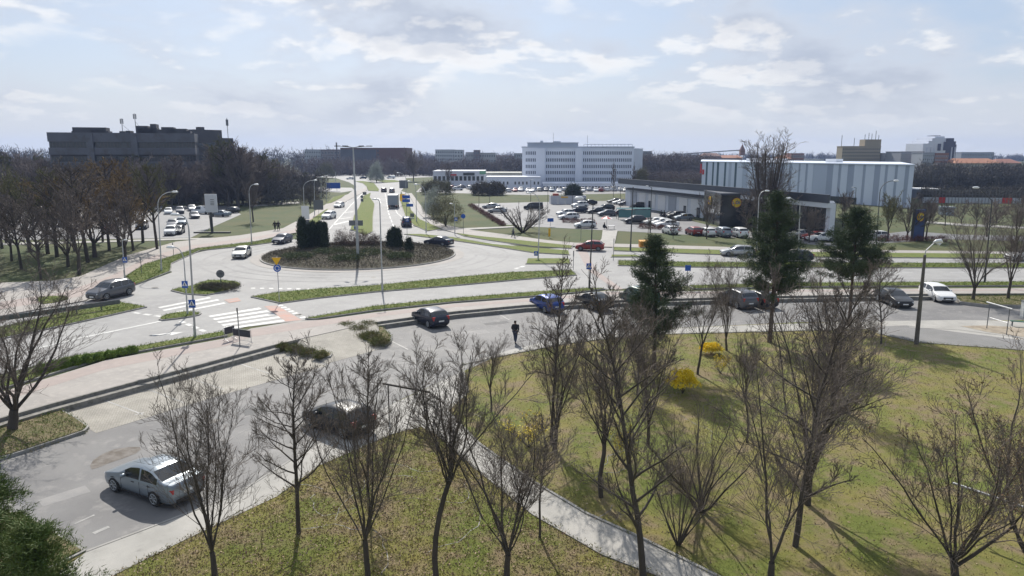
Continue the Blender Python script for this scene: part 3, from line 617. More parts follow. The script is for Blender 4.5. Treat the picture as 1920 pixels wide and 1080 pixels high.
# the wood behind the west car park, in rows
k = 0
rows = [[], [], []]
for i in range(40): rows[0].append((-40+i*13.5+rnd.uniform(-6, 6), 384+rnd.uniform(-4, 5), rnd.uniform(288, 322)))
for i in range(36): rows[1].append((-40+i*14+rnd.uniform(-6, 6), 372+rnd.uniform(-3, 3), rnd.uniform(278, 300)))
for i in range(22): rows[2].append((425+i*8+rnd.uniform(-4, 4), 388-i*1.2+rnd.uniform(-3, 5), 262+i*3.2+rnd.uniform(-5, 8)))
for r_, rn in zip(rows, ('front row', 'middle row', 'avenue stand')):
    for i, (x, y, t) in enumerate(sorted(r_)):
        mid('abc'[k % 3], x, y, t, 1.15, 'wood tree behind the west park, %s from left, %s' % (ordn[i], rn), 'olive' if k % 9 == 4 else 'far', 'trees of the wood behind the west car park', D=FAR); k += 1
# trees round the shop, clinic and avenue
for x, y, t, w, key, tint, lb in [
    (1325, 448, 352, .8, 'a', None, 'bare tree on the grass in front of the supermarket entrance'),
    (1517, 455, 378, 1.0, 'c', None, 'dark bare tree between the middle and right-hand pines'),
    (1400, 446, 365, 1.1, 'b', None, 'twiggy bare tree in front of the round yellow shop sign'),
    (1664, 452, 352, 1.0, 'a', 'olive', 'V-shaped bare tree with greenish crown left of the sign pylon'),
    (1700, 450, 356, 1.0, 'c', None, 'bare tree directly left of the sign pylon'),
    (1736, 449, 360, 1.0, 'a', None, 'bare reddish-brown tree right of the sign pylon'),
    (1188, 372, 308, .5, 'd', 'far', 'thin bare tree at the left end of the supermarket'),
    (1150, 370, 304, .5, 'd', 'far', 'slim bare tree in front of the clinic, near its right end'),
    (842, 352, 305, .8, 'b', 'far', 'bare tree in front of the low commercial building at its left end'),
    (830, 350, 300, .6, 'd', 'far', 'thin tall bare tree left of the low commercial building'),
    (775, 340, 276, 1.2, 'a', 'far', 'tall bare tree at the right end of the long brown block'),
    (742, 332, 318, 1.2, 'c', 'far', 'small bare tree at the far bend of the avenue'),
    (1600, 432, 372, 1.2, 'c', None, 'bare tree at the right end of the supermarket'),
    (1580, 425, 350, 1.0, 'a', None, 'bare tree behind the right-hand pine beside the striped hall'),
    (1215, 440, 408, 1.0, 'b', None, 'small bare sapling at the near edge of the supermarket car park'),
    (1262, 448, 405, 1.0, 'd', None, 'young bare tree above the left-hand pine'),
    (1850, 444, 372, 1.2, 'c', None, 'bare tree beside the road at the right, behind the verge trees'),
    (1905, 452, 376, 1.2, 'a', None, 'bare tree beyond the road near the right edge')]:
    mid(key, x, y, t, w, lb, tint, 'bare trees around the shops', D=MID if y > 400 else FAR)
# fan shaped bare tree on the lawn before the car park
fan = dict(seed=401, spread=.95, stems=16, nb=(5, 4, 3), trunk_r=.03, crook=.02, twig=.003)
put_tree('fan', tree_meshes('fan', (m_bark, m_twig), **fan), G(980, 436), HT(980, 436, 372), 1.15, .3, 'low bare tree fanning out from its base on the lawn before the supermarket car park', 'tree', None, 'bare_tree')
# poplar
pop = dict(seed=402, spread=.13, stems=20, nb=(10, 4, 3), trunk_r=.012, crook=.012, twig=.0016)
put_tree('pop', tree_meshes('pop', (m_bark, m_twig), **pop), G(1434, 440), HT(1434, 440, 268), 1.15, .3, 'tall columnar bare poplar rising above the supermarket and striped hall', 'tree', None, 'poplar_tree')
# bare climbers and shrubs round the shop
for x, y, t, w, lb in [(1478, 440, 392, 1.4, 'brown bare thicket in front of the supermarket, left of the middle pine'), (1418, 444, 398, 1.2, 'brown bare thicket below the poplar'), (1540, 440, 395, 1.3, 'dark bare thicket before the right end of the supermarket')]:
    put_tree('bush', tree_meshes('bushG', **NEAR['bushG']), G(x, y), HT(x, y, t), w, rnd.random()*6, lb, 'shrub', 'bare thickets before the supermarket', 'bare_shrub')

# ---------------------------------------------------------------- leafy clumps (needles, shrubs)
def leaf_cloud(pts, n, ln, wd, seed, droop=0., outward=None, nsp=.9):
    """n small leaf triangles at every point"""
    rg = np.random.default_rng(seed); P = np.repeat(np.asarray(pts, float), n, axis=0); m = len(P)
    d = rg.normal(size=(m, 3)); d[:, 2] += nsp
    if outward is not None: d += np.repeat(outward, n, axis=0)*1.2
    d /= np.linalg.norm(d, axis=1, keepdims=True); d[:, 2] -= droop
    u = np.cross(d, rg.normal(size=(m, 3))); u /= np.linalg.norm(u, axis=1, keepdims=True)+1e-9
    L_ = ln*rg.uniform(.6, 1.3, (m, 1)); P = P+rg.normal(size=(m, 3))*ln*.55
    V = np.stack([P-u*wd*.5, P+u*wd*.5, P+d*L_], 1).reshape(-1, 3)
    return V, np.arange(3*m).reshape(-1, 3)
m_pine = M('pine_needles', (.042, .070, .028), (.062, .092, .036), .9, .75, 0, c3=(.08, .105, .04), sc3=4)
m_pine_near = M('near_pine_needles', (.065, .115, .022), (.12, .165, .035), 1.4, .7, 0, c3=(.10, .12, .03), sc3=5)
m_pbark = M('pine_bark', (.13, .085, .06), (.07, .05, .04), 3, .95, .6, 20)
def pine(bx, by, ty, w_px, label, seed, z=ZN, bare=.28, ln=.20, clump=26, name='pine_tree', dens=1.0, mat=None, loc=None, h=None, rad=None, wide=.036):
    rg = np.random.default_rng(seed); p = loc if loc is not None else G(bx, by, z); h = h or HT(bx, by, ty, z); R_ = rad or w_px/2*p.y/F*1.45
    e = empty(name, p, 0, label, 'tree', 'dark green pines'); T = []
    P = branch_path(np.zeros(3), np.array([0, 0, 1.]), h, 12, rg, .02, .03); T.append((P, .017*h, .02, 8)); pts = []; outs = []
    nw = int(h*1.8)
    for i in range(nw):
        t = bare+(1-bare)*(i+.5)/nw; f = t*11; a = min(int(f), 10); c = P[a]+(P[a+1]-P[a])*(f-a); q = (t-bare)/(1-bare)
        env = R_*(1-q)**.72*min(1, .75+q*1.5)*(.80+.35*rg.random())+.15
        for j in range(int(7*dens)):
            a0 = rg.uniform(0, 6.28); l = env*rg.uniform(.55, 1.12); dd = np.array([math.cos(a0), math.sin(a0), rg.uniform(-.05, .45)]); dd /= np.linalg.norm(dd)
            Q = branch_path(c, dd, l, 5, rg, .10, .09); T.append((Q, .012+.006*l, .006, 4))
            for s in np.linspace(.30, 1, max(3, int(l*3.4))):
                f2 = s*4; b = min(int(f2), 3); o = Q[b]+(Q[b+1]-Q[b])*(f2-b)
                for _ in range(3): pts.append(o+rg.normal(size=3)*np.array([.16, .16, .10])*(.5+s*.6)*min(1, R_/1.5)); outs.append(dd)
    for _ in range(14): pts.append(P[-1]+np.array([0, 0, -.5*rg.random()])+rg.normal(size=3)*.1); outs.append(np.array([0, 0, 1.]))
    link('trunk', batch_tubes(T, 'trunk', m_pbark), e)
    V, Tt = leaf_cloud(pts, clump, ln, wide, seed, outward=np.array(outs), nsp=.7); link('crown', np_mesh('crown', V, Tt, mat or m_pine), e); return e
pine(1226, 690, 446, 112, 'shorter dark pine at the lawn edge, leftmost of the three pines', 5, bare=.22)
pine(1443, 642, 365, 118, 'tall dark pine in the middle, tallest of the three', 6, bare=.30)
pine(1592, 610, 393, 116, 'dark pine on the right, nearest the striped hall', 8, bare=.38)
q = ATD(-40, 930, 15.0); pine(0, 0, 0, 0, 'bright green conifer filling the bottom left corner close to the window', 9, ln=.13, clump=44, wide=.020, mat=m_pine_near, loc=Vector((q.x-.35, q.y, ZN)), h=8.5, rad=1.75, bare=.1, dens=2.0)
q = ATD(95, 1060, 13.5); pine(0, 0, 0, 0, 'lower young conifer in front of the corner verge at bottom left', 10, ln=.12, clump=40, wide=.019, mat=m_pine_near, loc=Vector((q.x, q.y, ZN)), h=6.9, rad=1.4, bare=.1, dens=1.8)

def shrub(bx, by, ty, wpx, label, m, seed, z=0.0, n=900, ln=.16, wd=.06, clump=8, name='shrub', depth=1.0, cat='shrub', group=None, shape=1.0, top=.0, base=None, xmin=0):
    """rounded leafy bush: leaf clumps through an uneven volume, on a few stems"""
    rg = np.random.default_rng(seed); p = G(bx, by, z); h = HT(bx, by, ty, z) if base is None else base; r = wpx/2*p.y/F
    e = empty(name, p, 0, label, cat, group)
    d = rg.normal(size=(n, 3)); d /= np.linalg.norm(d, axis=1, keepdims=True); d[:, 2] = np.abs(d[:, 2]); rr = rg.uniform(.45, 1.0, n)**.5
    lump = 1+.22*np.sin(d[:, 0]*5+seed)*np.cos(d[:, 1]*4)+.15*np.sin(d[:, 2]*9+seed)
    P = d*(rr*lump)[:, None]*np.array([r, r*depth, h]); P[:, 2] = np.maximum(P[:, 2]*shape+top*h, .05)
    V, T = leaf_cloud(P, clump, ln, wd, seed); st = []
    for i in range(7):
        a = rg.uniform(0, 6.28); q = np.array([math.cos(a)*r*.5, math.sin(a)*r*.5*depth, h*.75]); st.append((branch_path(np.zeros(3), q/np.linalg.norm(q), np.linalg.norm(q), 4, rg, .08, .05), .03*max(h, .5)*.5, .008, 4))
    link('trunk' if cat == 'tree' else 'stems', batch_tubes(st, 'stems', m_bark), e); link('foliage', np_mesh('foliage', V, T, m), e); return e
m_jun = M('juniper', (.022, .038, .018), (.035, .055, .022), 1.2, .85)
m_ever = M('evergreen_shrub', (.06, .085, .03), (.10, .12, .04), 1.5, .8)
m_brush = M('brown_brush', (.19, .13, .10), (.12, .09, .07), 1.5, .9)
m_fors = M('forsythia', (.86, .67, .02), (.76, .58, .02), 3, .6)
m_willow = M('willow_haze', (.15, .14, .055), (.11, .10, .05), 1, .9)
m_pale = M('pale_blossom', (.40, .42, .38), (.30, .32, .28), 1, .9)
m_hedge = M('hedge_leaves', (.13, .22, .025), (.18, .25, .04), 2, .8)
m_hred = M('red_hedge', (.15, .07, .06), (.20, .10, .08), 2, .9)
m_heat = M('heather_shoots', (.085, .072, .052), (.11, .095, .062), 2, .95)
m_bedp = M('bed_plants', (.11, .14, .03), (.20, .17, .07), 2, .9)
def column_bush(bx, by, ty, w, label, seed, cols):
    """upright juniper: several pointed columns grown together"""
    rg = np.random.default_rng(seed); p = G(bx, by, .9); h = HT(bx, by, ty, .9); r = w/2*p.y/F; e = empty('juniper_bush', p, 0, label, 'shrub', None); pts = []; st = []
    for i in range(cols):
        cx = r*.82*(2*(i+.5)/cols-1); cy = rg.uniform(-.45, .45)*r; hh = h*rg.uniform(.72, 1.05)*(1-.18*abs(cx)/r); rc = r/cols*1.7 if cols > 1 else r
        st.append((branch_path(np.array([cx, cy, 0.]), np.array([0, 0, 1.]), hh*.8, 4, rg, .02, 0), .06, .02, 5))
        for k in range(int(240*hh)):
            t = rg.random()**.8; a = rg.uniform(0, 6.28); q = rc*(1-t)**.85*rg.uniform(.5, 1.1); pts.append((cx+q*math.cos(a), cy+q*math.sin(a), t*hh))
    link('stems', batch_tubes(st, 'stems', m_bark), e); V, T = leaf_cloud(pts, 5, .30, .09, seed, nsp=2.0); link('foliage', np_mesh('foliage', V, T, m_jun), e)
column_bush(587, 463, 408, 72, 'big dark juniper clump on the left of the roundabout', 41, 9)
column_bush(740, 463, 428, 31, 'small pointed dark juniper on the right of the roundabout', 42, 3)
column_bush(767, 468, 443, 15, 'smallest dark juniper at the right side of the roundabout', 43, 1)
for i, (x, w) in enumerate([(640, 30), (658, 34), (680, 30), (701, 28)]):
    shrub(x, 463, 433+i % 2*4, w, 'pinkish-brown dormant bush in the roundabout, %s from the left' % ordn[i], m_brush, 50+i, z=.6, n=420, clump=5, ln=.35, wd=.035, group='dormant bushes in the roundabout')
for i, (x, y, w) in enumerate([(620, 472, 75), (690, 474, 80), (560, 480, 60), (750, 480, 50), (650, 484, 60)]):
    shrub(x, y, y-4, w, 'creeping green juniper mat in the roundabout, %s from the left' % ordn[sorted([620, 690, 560, 750, 650]).index(x)], m_ever, 60+i, z=.95-.15*(y-470)/14, n=700, clump=5, ln=.2, wd=.05, base=.32, name='creeping_juniper', group='creeping junipers in the roundabout')
# heather carpet of the roundabout and of the small island (countless shoots)
def carpet(name, poly_fn, n, m, ln, wd, seed, label=None):
    rg = np.random.default_rng(seed); P = poly_fn(rg, n); V, T = leaf_cloud(P, 2, ln, wd, seed, nsp=2.0); o = link(name, np_mesh(name, V, T, m)); return tag(o, label, None, None, 'stuff')
def ra(rg, n):
    r = (RI-.3)*np.sqrt(rg.random(n)); a = rg.uniform(0, 6.283, n); return np.stack([C0.x+r*np.cos(a), C0.y+r*np.sin(a), .28+.75*(1-(r/RI)**2)], 1)
carpet('heather_carpet', ra, 26000, m_heat, .16, .05, 71, 'brown heather covering the roundabout')
shrub(406, 542, 527, 84, 'dark brown heather bush on the traffic island under the round sign', m_heat, 72, z=.15, n=1100, clump=6, ln=.14, wd=.04, base=.7, name='heather_bush', depth=.55)
for i, (x, y, t, w, m, lb) in enumerate([(836, 425, 360, 62, m_willow, 'rounded olive bushy willow beside the service road'), (812, 408, 352, 34, m_pale, 'pale blossoming bush behind the olive willow'), (706, 342, 305, 26, m_pale, 'pale blossoming tree at the far bend of the avenue'), (1075, 370, 347, 26, m_jun, 'round dark conifer behind the white enclosure'), (818, 364, 336, 60, m_willow, 'dull green thicket beyond the pale bush'), (905, 366, 340, 46, m_heat, 'dark bare thicket left of the clinic car park'), (930, 366, 342, 30, m_heat, 'small dark thicket beside the row of parked cars'), (612, 334, 305, 34, m_willow, 'yellow-green shrub tree left of the avenue bend'), (1200, 356, 318, 30, m_willow, 'olive green shrub right of the clinic'), (583, 388, 345, 36, m_heat, 'dark shrub beside the west side road')]):
    shrub(x, y, t, w, lb, m, 80+i, n=1300, clump=5, ln=.5 if y > 380 else .9, wd=.05 if y > 380 else .12, cat='tree' if t < 355 else 'shrub', name='bushy_tree', shape=.8, top=.12)
for i, (x, y, t, w, lb) in enumerate([(1280, 738, 698, 60, 'round bright yellow forsythia on the lawn'), (1333, 664, 645, 40, 'small yellow forsythia at the far lawn edge')]):
    shrub(x, y, t, w, lb, m_fors, 95+i, z=ZN, n=900, clump=9, ln=.07, wd=.05, name='forsythia_bush', shape=.55, top=.5)
for i, (x, y, t, w, lb) in enumerate([(1168, 868, 800, 44, 'sparse forsythia behind the bare trees at centre lawn'), (992, 838, 780, 80, 'sparse yellow-brown forsythia beside the diagonal path'), (1350, 700, 665, 50, 'thin yellowish bush between forsythias at the lawn edge')]):
    e = put_tree('bush', tree_meshes('bushG', **NEAR['bushG']), G(x, y, ZN), HT(x, y, t, ZN), w/60, i*2., lb, 'shrub', 'sparse forsythias on the lawn', 'forsythia_bush')
    T_, C_ = (None, grow_tree(**NEAR['bushG'])[1]); add_buds(e, C_, HT(x, y, t, ZN), 900, .035, 7+i, m_fors, 'blossoms')
for i in range(9):                            # clipped hedge plants along the left road
    x = 80+i*21; y = 697-i*4.6; shrub(x, y, y-17+i*.8, 22, 'green hedge plant beside the left road, %s from the left' % ordn[i], m_hedge, 110+i, z=.12, n=330, clump=6, ln=.10, wd=.05, name='hedge_plant', group='hedge plants beside the left road')
for i in range(14):                           # reddish hedge along the car park edge
    f = i/13; x = 884+f*58; y = 385+f*36; shrub(x, y+2, y-4+f*-2, 14, 'reddish low hedge bush at the car park edge, %s from its far end' % ordn[i], m_hred, 130+i, n=150, clump=5, ln=.2, wd=.06, name='hedge_bush', group='reddish hedge at the supermarket car park', base=.8)
for i in range(6): shrub(1655+i*22, 452, 446, 22, 'dark red low bush by the sign pylon, %s from the left' % ordn[i], m_hred, 150+i, n=160, clump=5, ln=.2, wd=.06, name='hedge_bush', group='dark red bushes by the sign pylon', base=.9)
for i, (x, y) in enumerate([(1062, 417), (1078, 418), (1094, 418), (1108, 417), (1205, 428), (1222, 429), (1240, 430), (1268, 433)]): shrub(x, y, y-5, 18, 'reddish bush in a car park divider, %s from the left' % ordn[i], m_hred, 160+i, n=160, clump=5, ln=.2, wd=.06, name='hedge_bush', group='bushes in the car park dividers', base=.9)
# weedy plants in the two beds
for i, (x, y, w, d) in enumerate([(530, 652, 26, .6), (552, 656, 30, .6), (575, 662, 30, .6), (600, 668, 26, .6)]): shrub(x, y, y-14, w, 'weedy green plant in the left bed by the ramp, %s from the left' % ordn[i], m_bedp, 170+i, z=ZN+.22, n=320, clump=6, ln=.17, wd=.03, name='bed_plant', group='plants in the left bed', base=.22)
for i, (x, y, w, d) in enumerate([(650, 614, 34, .6), (672, 620, 44, .6), (695, 632, 48, .6), (712, 643, 34, .6), (690, 612, 34, .6)]): shrub(x, y, y-16, w, 'brownish green plant in the right bed by the ramp, %s' % ['leftmost', 'second from the left', 'the broadest one', 'rightmost', 'rearmost'][i], m_bedp, 180+i, z=ZN+.22, n=420, clump=6, ln=.20, wd=.03, name='bed_plant', group='plants in the right bed', base=.28)

# ---------------------------------------------------------------- countless stuff: tufts, litter, far woods
def in_poly(P, poly):
    x, y = P[:, 0], P[:, 1]; r = np.zeros(len(P), bool); n = len(poly)
    for i in range(n):
        a, b = poly[i], poly[(i+1) % n]; c = ((a[1] > y) != (b[1] > y)) & (x < (b[0]-a[0])*(y-a[1])/((b[1]-a[1])+1e-12)+a[0]); r ^= c
    return r
def scatter(poly, n, rg, z):
    a = np.array([[p[0], p[1]] for p in poly]); lo, hi = a.min(0), a.max(0); P = rg.uniform(lo, hi, (n, 2)); P = P[in_poly(P, a)]; return np.c_[P, np.full(len(P), z)]
rgs = np.random.default_rng(99); TP = []
for ins, zt in ISLANDS:
    a = np.array([[p[0], p[1]] for p in ins]); d = np.abs(a[:, 1]).min()
    if d > 88: continue
    a[:, 0] = np.clip(a[:, 0], -75, 75)
    A = abs(sum(a[i-1][0]*a[i][1]-a[i][0]*a[i-1][1] for i in range(len(a))))/2; box = (a.max(0)-a.min(0)); n = int(min(60000, 38*box[0]*box[1])) if A > .5 else 0
    TP.append(scatter(a, n, rgs, zt))
    per = [a[i-1]+(a[i]-a[i-1])*t for i in range(len(a)) for t in np.linspace(0, 1, max(2, int(np.linalg.norm(a[i]-a[i-1])*9)))]
    per = np.array(per); TP.append(np.c_[per+rgs.normal(size=per.shape)*.05, np.full(len(per), zt)])
TP = np.concatenate(TP); V, T = leaf_cloud(TP, 4, .10, .035, 5, nsp=1.6)
tag(link('grass_tufts', np_mesh('grass_tufts', V, T, M('tuft_green', (.11, .18, .015), (.16, .20, .03), 1.2, .9, c3=(.08, .12, .02), sc3=4))), 'short ragged grass along the strips of the junction', None, None, 'stuff')
lawn_r = [(p.x, p.y) for p in gp([(868, 684), (960, 664), (1060, 645), (1200, 628), (1440, 622), (1600, 618), (1650, 627), (1720, 643), (1920, 657), (2200, 690), (2200, 1300), (1500, 1159), (1330, 1075), (1200, 1010), (1100, 965), (1000, 905), (900, 835), (838, 772), (880, 735)], ZN)]
lawn_l = [(p.x, p.y) for p in gp([(790, 800), (820, 815), (900, 885), (1000, 965), (1130, 1040), (1240, 1082), (1380, 1200), (60, 1200), (215, 1080), (330, 1020), (520, 930), (600, 872), (740, 812)], ZN)]
LP = np.concatenate([scatter(lawn_r, 60000, rgs, ZN+.01), scatter(lawn_l, 52000, rgs, ZN+.01)])
V, T = leaf_cloud(LP, 2, .07, .03, 6, nsp=.8); tag(link('lawn_grass', np_mesh('lawn_grass', V, T, M('lawn_blades', (.14, .16, .028), (.24, .20, .07), .5, .95, c3=(.28, .22, .14), sc3=1.5))), 'uneven short grass of the near lawns', None, None, 'stuff')
LL = np.concatenate([scatter(lawn_l, 26000, rgs, ZN+.03), scatter(lawn_r, 14000, rgs, ZN+.03), scatter([(p.x, p.y) for p in gp([(0, 775), (95, 765), (160, 803), (50, 845), (0, 860)], ZN)], 1200, rgs, ZN+.20)])
V, T = leaf_cloud(LL, 1, .085, .07, 8, nsp=.25); tag(link('leaf_litter', np_mesh('leaf_litter', V, T, M('dead_leaves', (.34, .24, .15), (.22, .14, .09), 14, .85, c3=(.55, .46, .36), sc3=25))), 'dry fallen leaves scattered over the lawns', None, None, 'stuff')
EP = []
for pts in ([(838, 771), (900, 834), (1000, 904), (1100, 964), (1200, 1009), (1330, 1074), (1500, 1159)], [(820, 815), (900, 885), (1000, 965), (1130, 1040), (1240, 1082)], [(868, 684), (960, 664), (1060, 645), (1200, 628), (1440, 622), (1630, 617), (1650, 627), (1720, 642), (1920, 657)], [(868, 684), (880, 735), (838, 771)], [(820, 815), (790, 799), (740, 811), (600, 871), (520, 929), (330, 1019), (215, 1079)], [(108, 766), (300, 714), (515, 655)], [(50, 850), (165, 811), (140, 784)]):
    W_ = gp(pts, ZN)
    for a, b in zip(W_, W_[1:]):
        n = int((b-a).length*26); t = rgs.random(n); q = np.array(a)[None]+(np.array(b)-np.array(a))[None]*t[:, None]; q[:, :2] += rgs.normal(size=(n, 2))*.07; q[:, 2] = ZN+.02
        EP.append(q[np.sin(t*(b-a).length*1.7+a.x)+rgs.normal(size=n)*.8 > -.3])
V, T = leaf_cloud(np.concatenate(EP), 4, .10, .03, 12, nsp=1.0); tag(link('edge_grass', np_mesh('edge_grass', V, T, MATS['lawn_blades'])), 'ragged grass growing over the kerbs and path edges', None, None, 'stuff')
def far_wood(name, label, x0, x1, y, t0, t1, n, seed, m, sz=2.2, deep=25):
    """far off wood that reads as one mass: many twiggy crowns"""
    rg = np.random.default_rng(seed); P = []
    for i in range(n):
        px = x0+(x1-x0)*(i+rg.random())/n; b = G(px, y+rg.uniform(-.6, .6)); h = HT(px, y, rg.uniform(t0, t1)); b = b*(1+rg.uniform(0, deep)/b.y); w = h*.34
        d = rg.normal(size=(150, 3)); d /= np.linalg.norm(d, axis=1, keepdims=True); d *= rg.uniform(.3, 1, (150, 1))**.4
        P.append(np.array([b.x, b.y, h*.50])+d*np.array([w, w, h*.50]))
    V, T = leaf_cloud(np.concatenate(P), 3, sz, sz*.16, seed, nsp=1.2); return tag(link(name, np_mesh(name, V, T, m)), label, None, None, 'stuff')
m_w1 = M('far_wood_brown', (.175, .142, .132), (.13, .11, .105), .05, .95)
m_w2 = M('far_wood_dark', (.11, .103, .09), (.088, .08, .075), .05, .95)
far_wood('far_wood', 'brown leafless wood behind the avenue and the low buildings', 560, 1000, 330, 296, 312, 60, 1, m_w1)
far_wood('far_wood', 'bare wood at the far end of the avenue', 600, 830, 326.5, 300, 312, 36, 2, m_w1)
far_wood('far_wood', 'bare wood between the clinic and the striped hall', 1200, 1330, 334, 288, 299, 60, 3, m_w1, 1.8)
far_wood('far_wood', 'dark wood behind the road at the right edge', 1715, 1990, 356, 306, 328, 90, 4, m_w2, 1.6)
far_wood('far_wood', 'distant dark treeline on the horizon at the left', -150, 640, 318, 276, 290, 60, 5, m_w2, 3.0)
far_wood('far_wood', 'distant treeline on the horizon to the right', 1200, 2050, 303, 292, 297, 80, 6, m_w2, 5.0, 80)
far_wood('far_wood', 'distant treeline behind the clinic', 740, 1010, 306, 288, 296, 40, 7, m_w1, 4.0, 60)
far_wood('thicket', 'dark undergrowth filling the wood behind the west car park', -60, 560, 385, 334, 352, 90, 8, m_w2, .9, 8)
far_wood('thicket', 'dark undergrowth of the wood along the avenue', 430, 610, 372, 318, 338, 40, 9, m_w2, .9, 14)
far_wood('thicket', 'brown brush between the clinic and the supermarket', 1195, 1325, 350, 318, 332, 40, 11, m_w1, .8, 10)
far_wood('thicket', 'dark brush behind the advertising boards at the right', 1725, 1990, 382, 348, 364, 60, 10, m_w2, .8, 10)
for i, (x, y, t, w) in enumerate([(1748, 418, 372, 1.2), (1772, 424, 382, 1.2), (1802, 420, 370, 1.2), (1830, 428, 374, 1.2), (1868, 420, 366, 1.3), (1912, 424, 368, 1.2)]):
    mid('abcacb'[i], x, y, t, w, 'bare tree before the advertising boards at the right, %s from the left' % ordn[i], None if i % 2 else 'far', 'bare trees before the advertising boards')
# ---------------------------------------------------------------- vehicles
m_glass = M('car_glass', (.018, .022, .026), rough=.06, spec=.9)
m_tyre = M('tyre_rubber', (.02, .02, .021), rough=.85)
m_rim = M('wheel_rim', (.30, .31, .32), rough=.5, metal=.5)
m_trim = M('black_trim', (.02, .02, .022), rough=.55)
m_lampw = M('headlight_glass', (.75, .78, .80), rough=.12, spec=.8)
m_lampr = M('taillight_red', (.42, .02, .02), rough=.2, spec=.8)
m_plate = M('number_plate', (.78, .78, .76), rough=.4)
def paint(name, c, metal=.35, rough=.32): return M(name, c, rough=rough, metal=metal, coat=.35, spec=.5)
PAINT = dict(silver=paint('silver_blue_paint', (.24, .28, .32), .35), black=paint('black_paint', (.012, .013, .016), 0), navy=paint('navy_paint', (.015, .022, .045), .2), blue=paint('blue_paint', (.02, .06, .27), .3), white=paint('white_paint', (.78, .78, .77), 0),
             grey=paint('grey_paint', (.13, .135, .15), .5), cream=paint('pale_silver_paint', (.52, .52, .49), .4), red=paint('red_paint', (.22, .018, .014), .1), green=paint('dark_green_paint', (.03, .07, .06), .2), lightgrey=paint('light_grey_paint', (.42, .43, .44), .5), brown=paint('brown_paint', (.10, .06, .04), .3))
KIND = dict(  # top profile (x from nose, z), belt profile, length, width, cabin: (windscreen base, roof front, roof rear, rear glass base), wheel x, pillars
    sedan=dict(L=4.60, W=1.80, top=[(0, .58), (.06, .70), (.5, .83), (1.22, .97), (1.95, 1.38), (2.45, 1.47), (3.05, 1.46), (3.35, 1.41), (4.02, 1.10), (4.50, 1.07), (4.58, .98), (4.60, .80)], belt=[(0, .57), (.5, .76), (1.2, .88), (3.9, .97), (4.4, .96), (4.6, .78)], cab=(1.27, 1.95, 3.35, 4.00), wh=(.88, 3.55)),
    hatch=dict(L=4.15, W=1.76, top=[(0, .60), (.06, .72), (.45, .86), (1.0, .98), (1.70, 1.40), (2.3, 1.50), (3.3, 1.46), (3.62, 1.38), (4.02, 1.02), (4.12, .92), (4.15, .70)], belt=[(0, .58), (.45, .78), (1.0, .90), (3.7, 1.0), (4.05, .98), (4.15, .68)], cab=(1.05, 1.70, 3.60, 4.02), wh=(.80, 3.38)),
    suv=dict(L=4.45, W=1.84, top=[(0, .68), (.05, .84), (.45, .98), (1.1, 1.10), (1.72, 1.58), (2.3, 1.70), (3.6, 1.66), (3.95, 1.56), (4.32, 1.15), (4.42, 1.05), (4.45, .75)], belt=[(0, .66), (.45, .90), (1.1, 1.02), (4.0, 1.12), (4.35, 1.1), (4.45, .72)], cab=(1.14, 1.72, 3.95, 4.32), wh=(.86, 3.55)),
    wagon=dict(L=4.60, W=1.79, top=[(0, .58), (.06, .70), (.5, .83), (1.2, .96), (1.92, 1.38), (2.5, 1.48), (3.9, 1.45), (4.12, 1.38), (4.50, 1.00), (4.57, .92), (4.60, .72)], belt=[(0, .57), (.5, .76), (1.2, .88), (4.2, 1.0), (4.5, .96), (4.6, .70)], cab=(1.25, 1.92, 4.12, 4.50), wh=(.88, 3.58)),
    van=dict(L=4.9, W=1.90, top=[(0, .75), (.05, .92), (.4, 1.02), (.8, 1.12), (1.45, 1.75), (1.9, 1.92), (4.6, 1.92), (4.82, 1.84), (4.88, 1.2), (4.9, .8)], belt=[(0, .72), (.4, .94), (.8, 1.04), (4.7, 1.16), (4.88, 1.15), (4.9, .78)], cab=(.84, 1.45, 4.82, 4.88), wh=(.95, 3.95)))
def itp(tab, x):
    for (a, b), (c, d) in zip(tab, tab[1:]):
        if x <= c: return b+(d-b)*(x-a)/(c-a+1e-9)
    return tab[-1][1]
CARM = {}
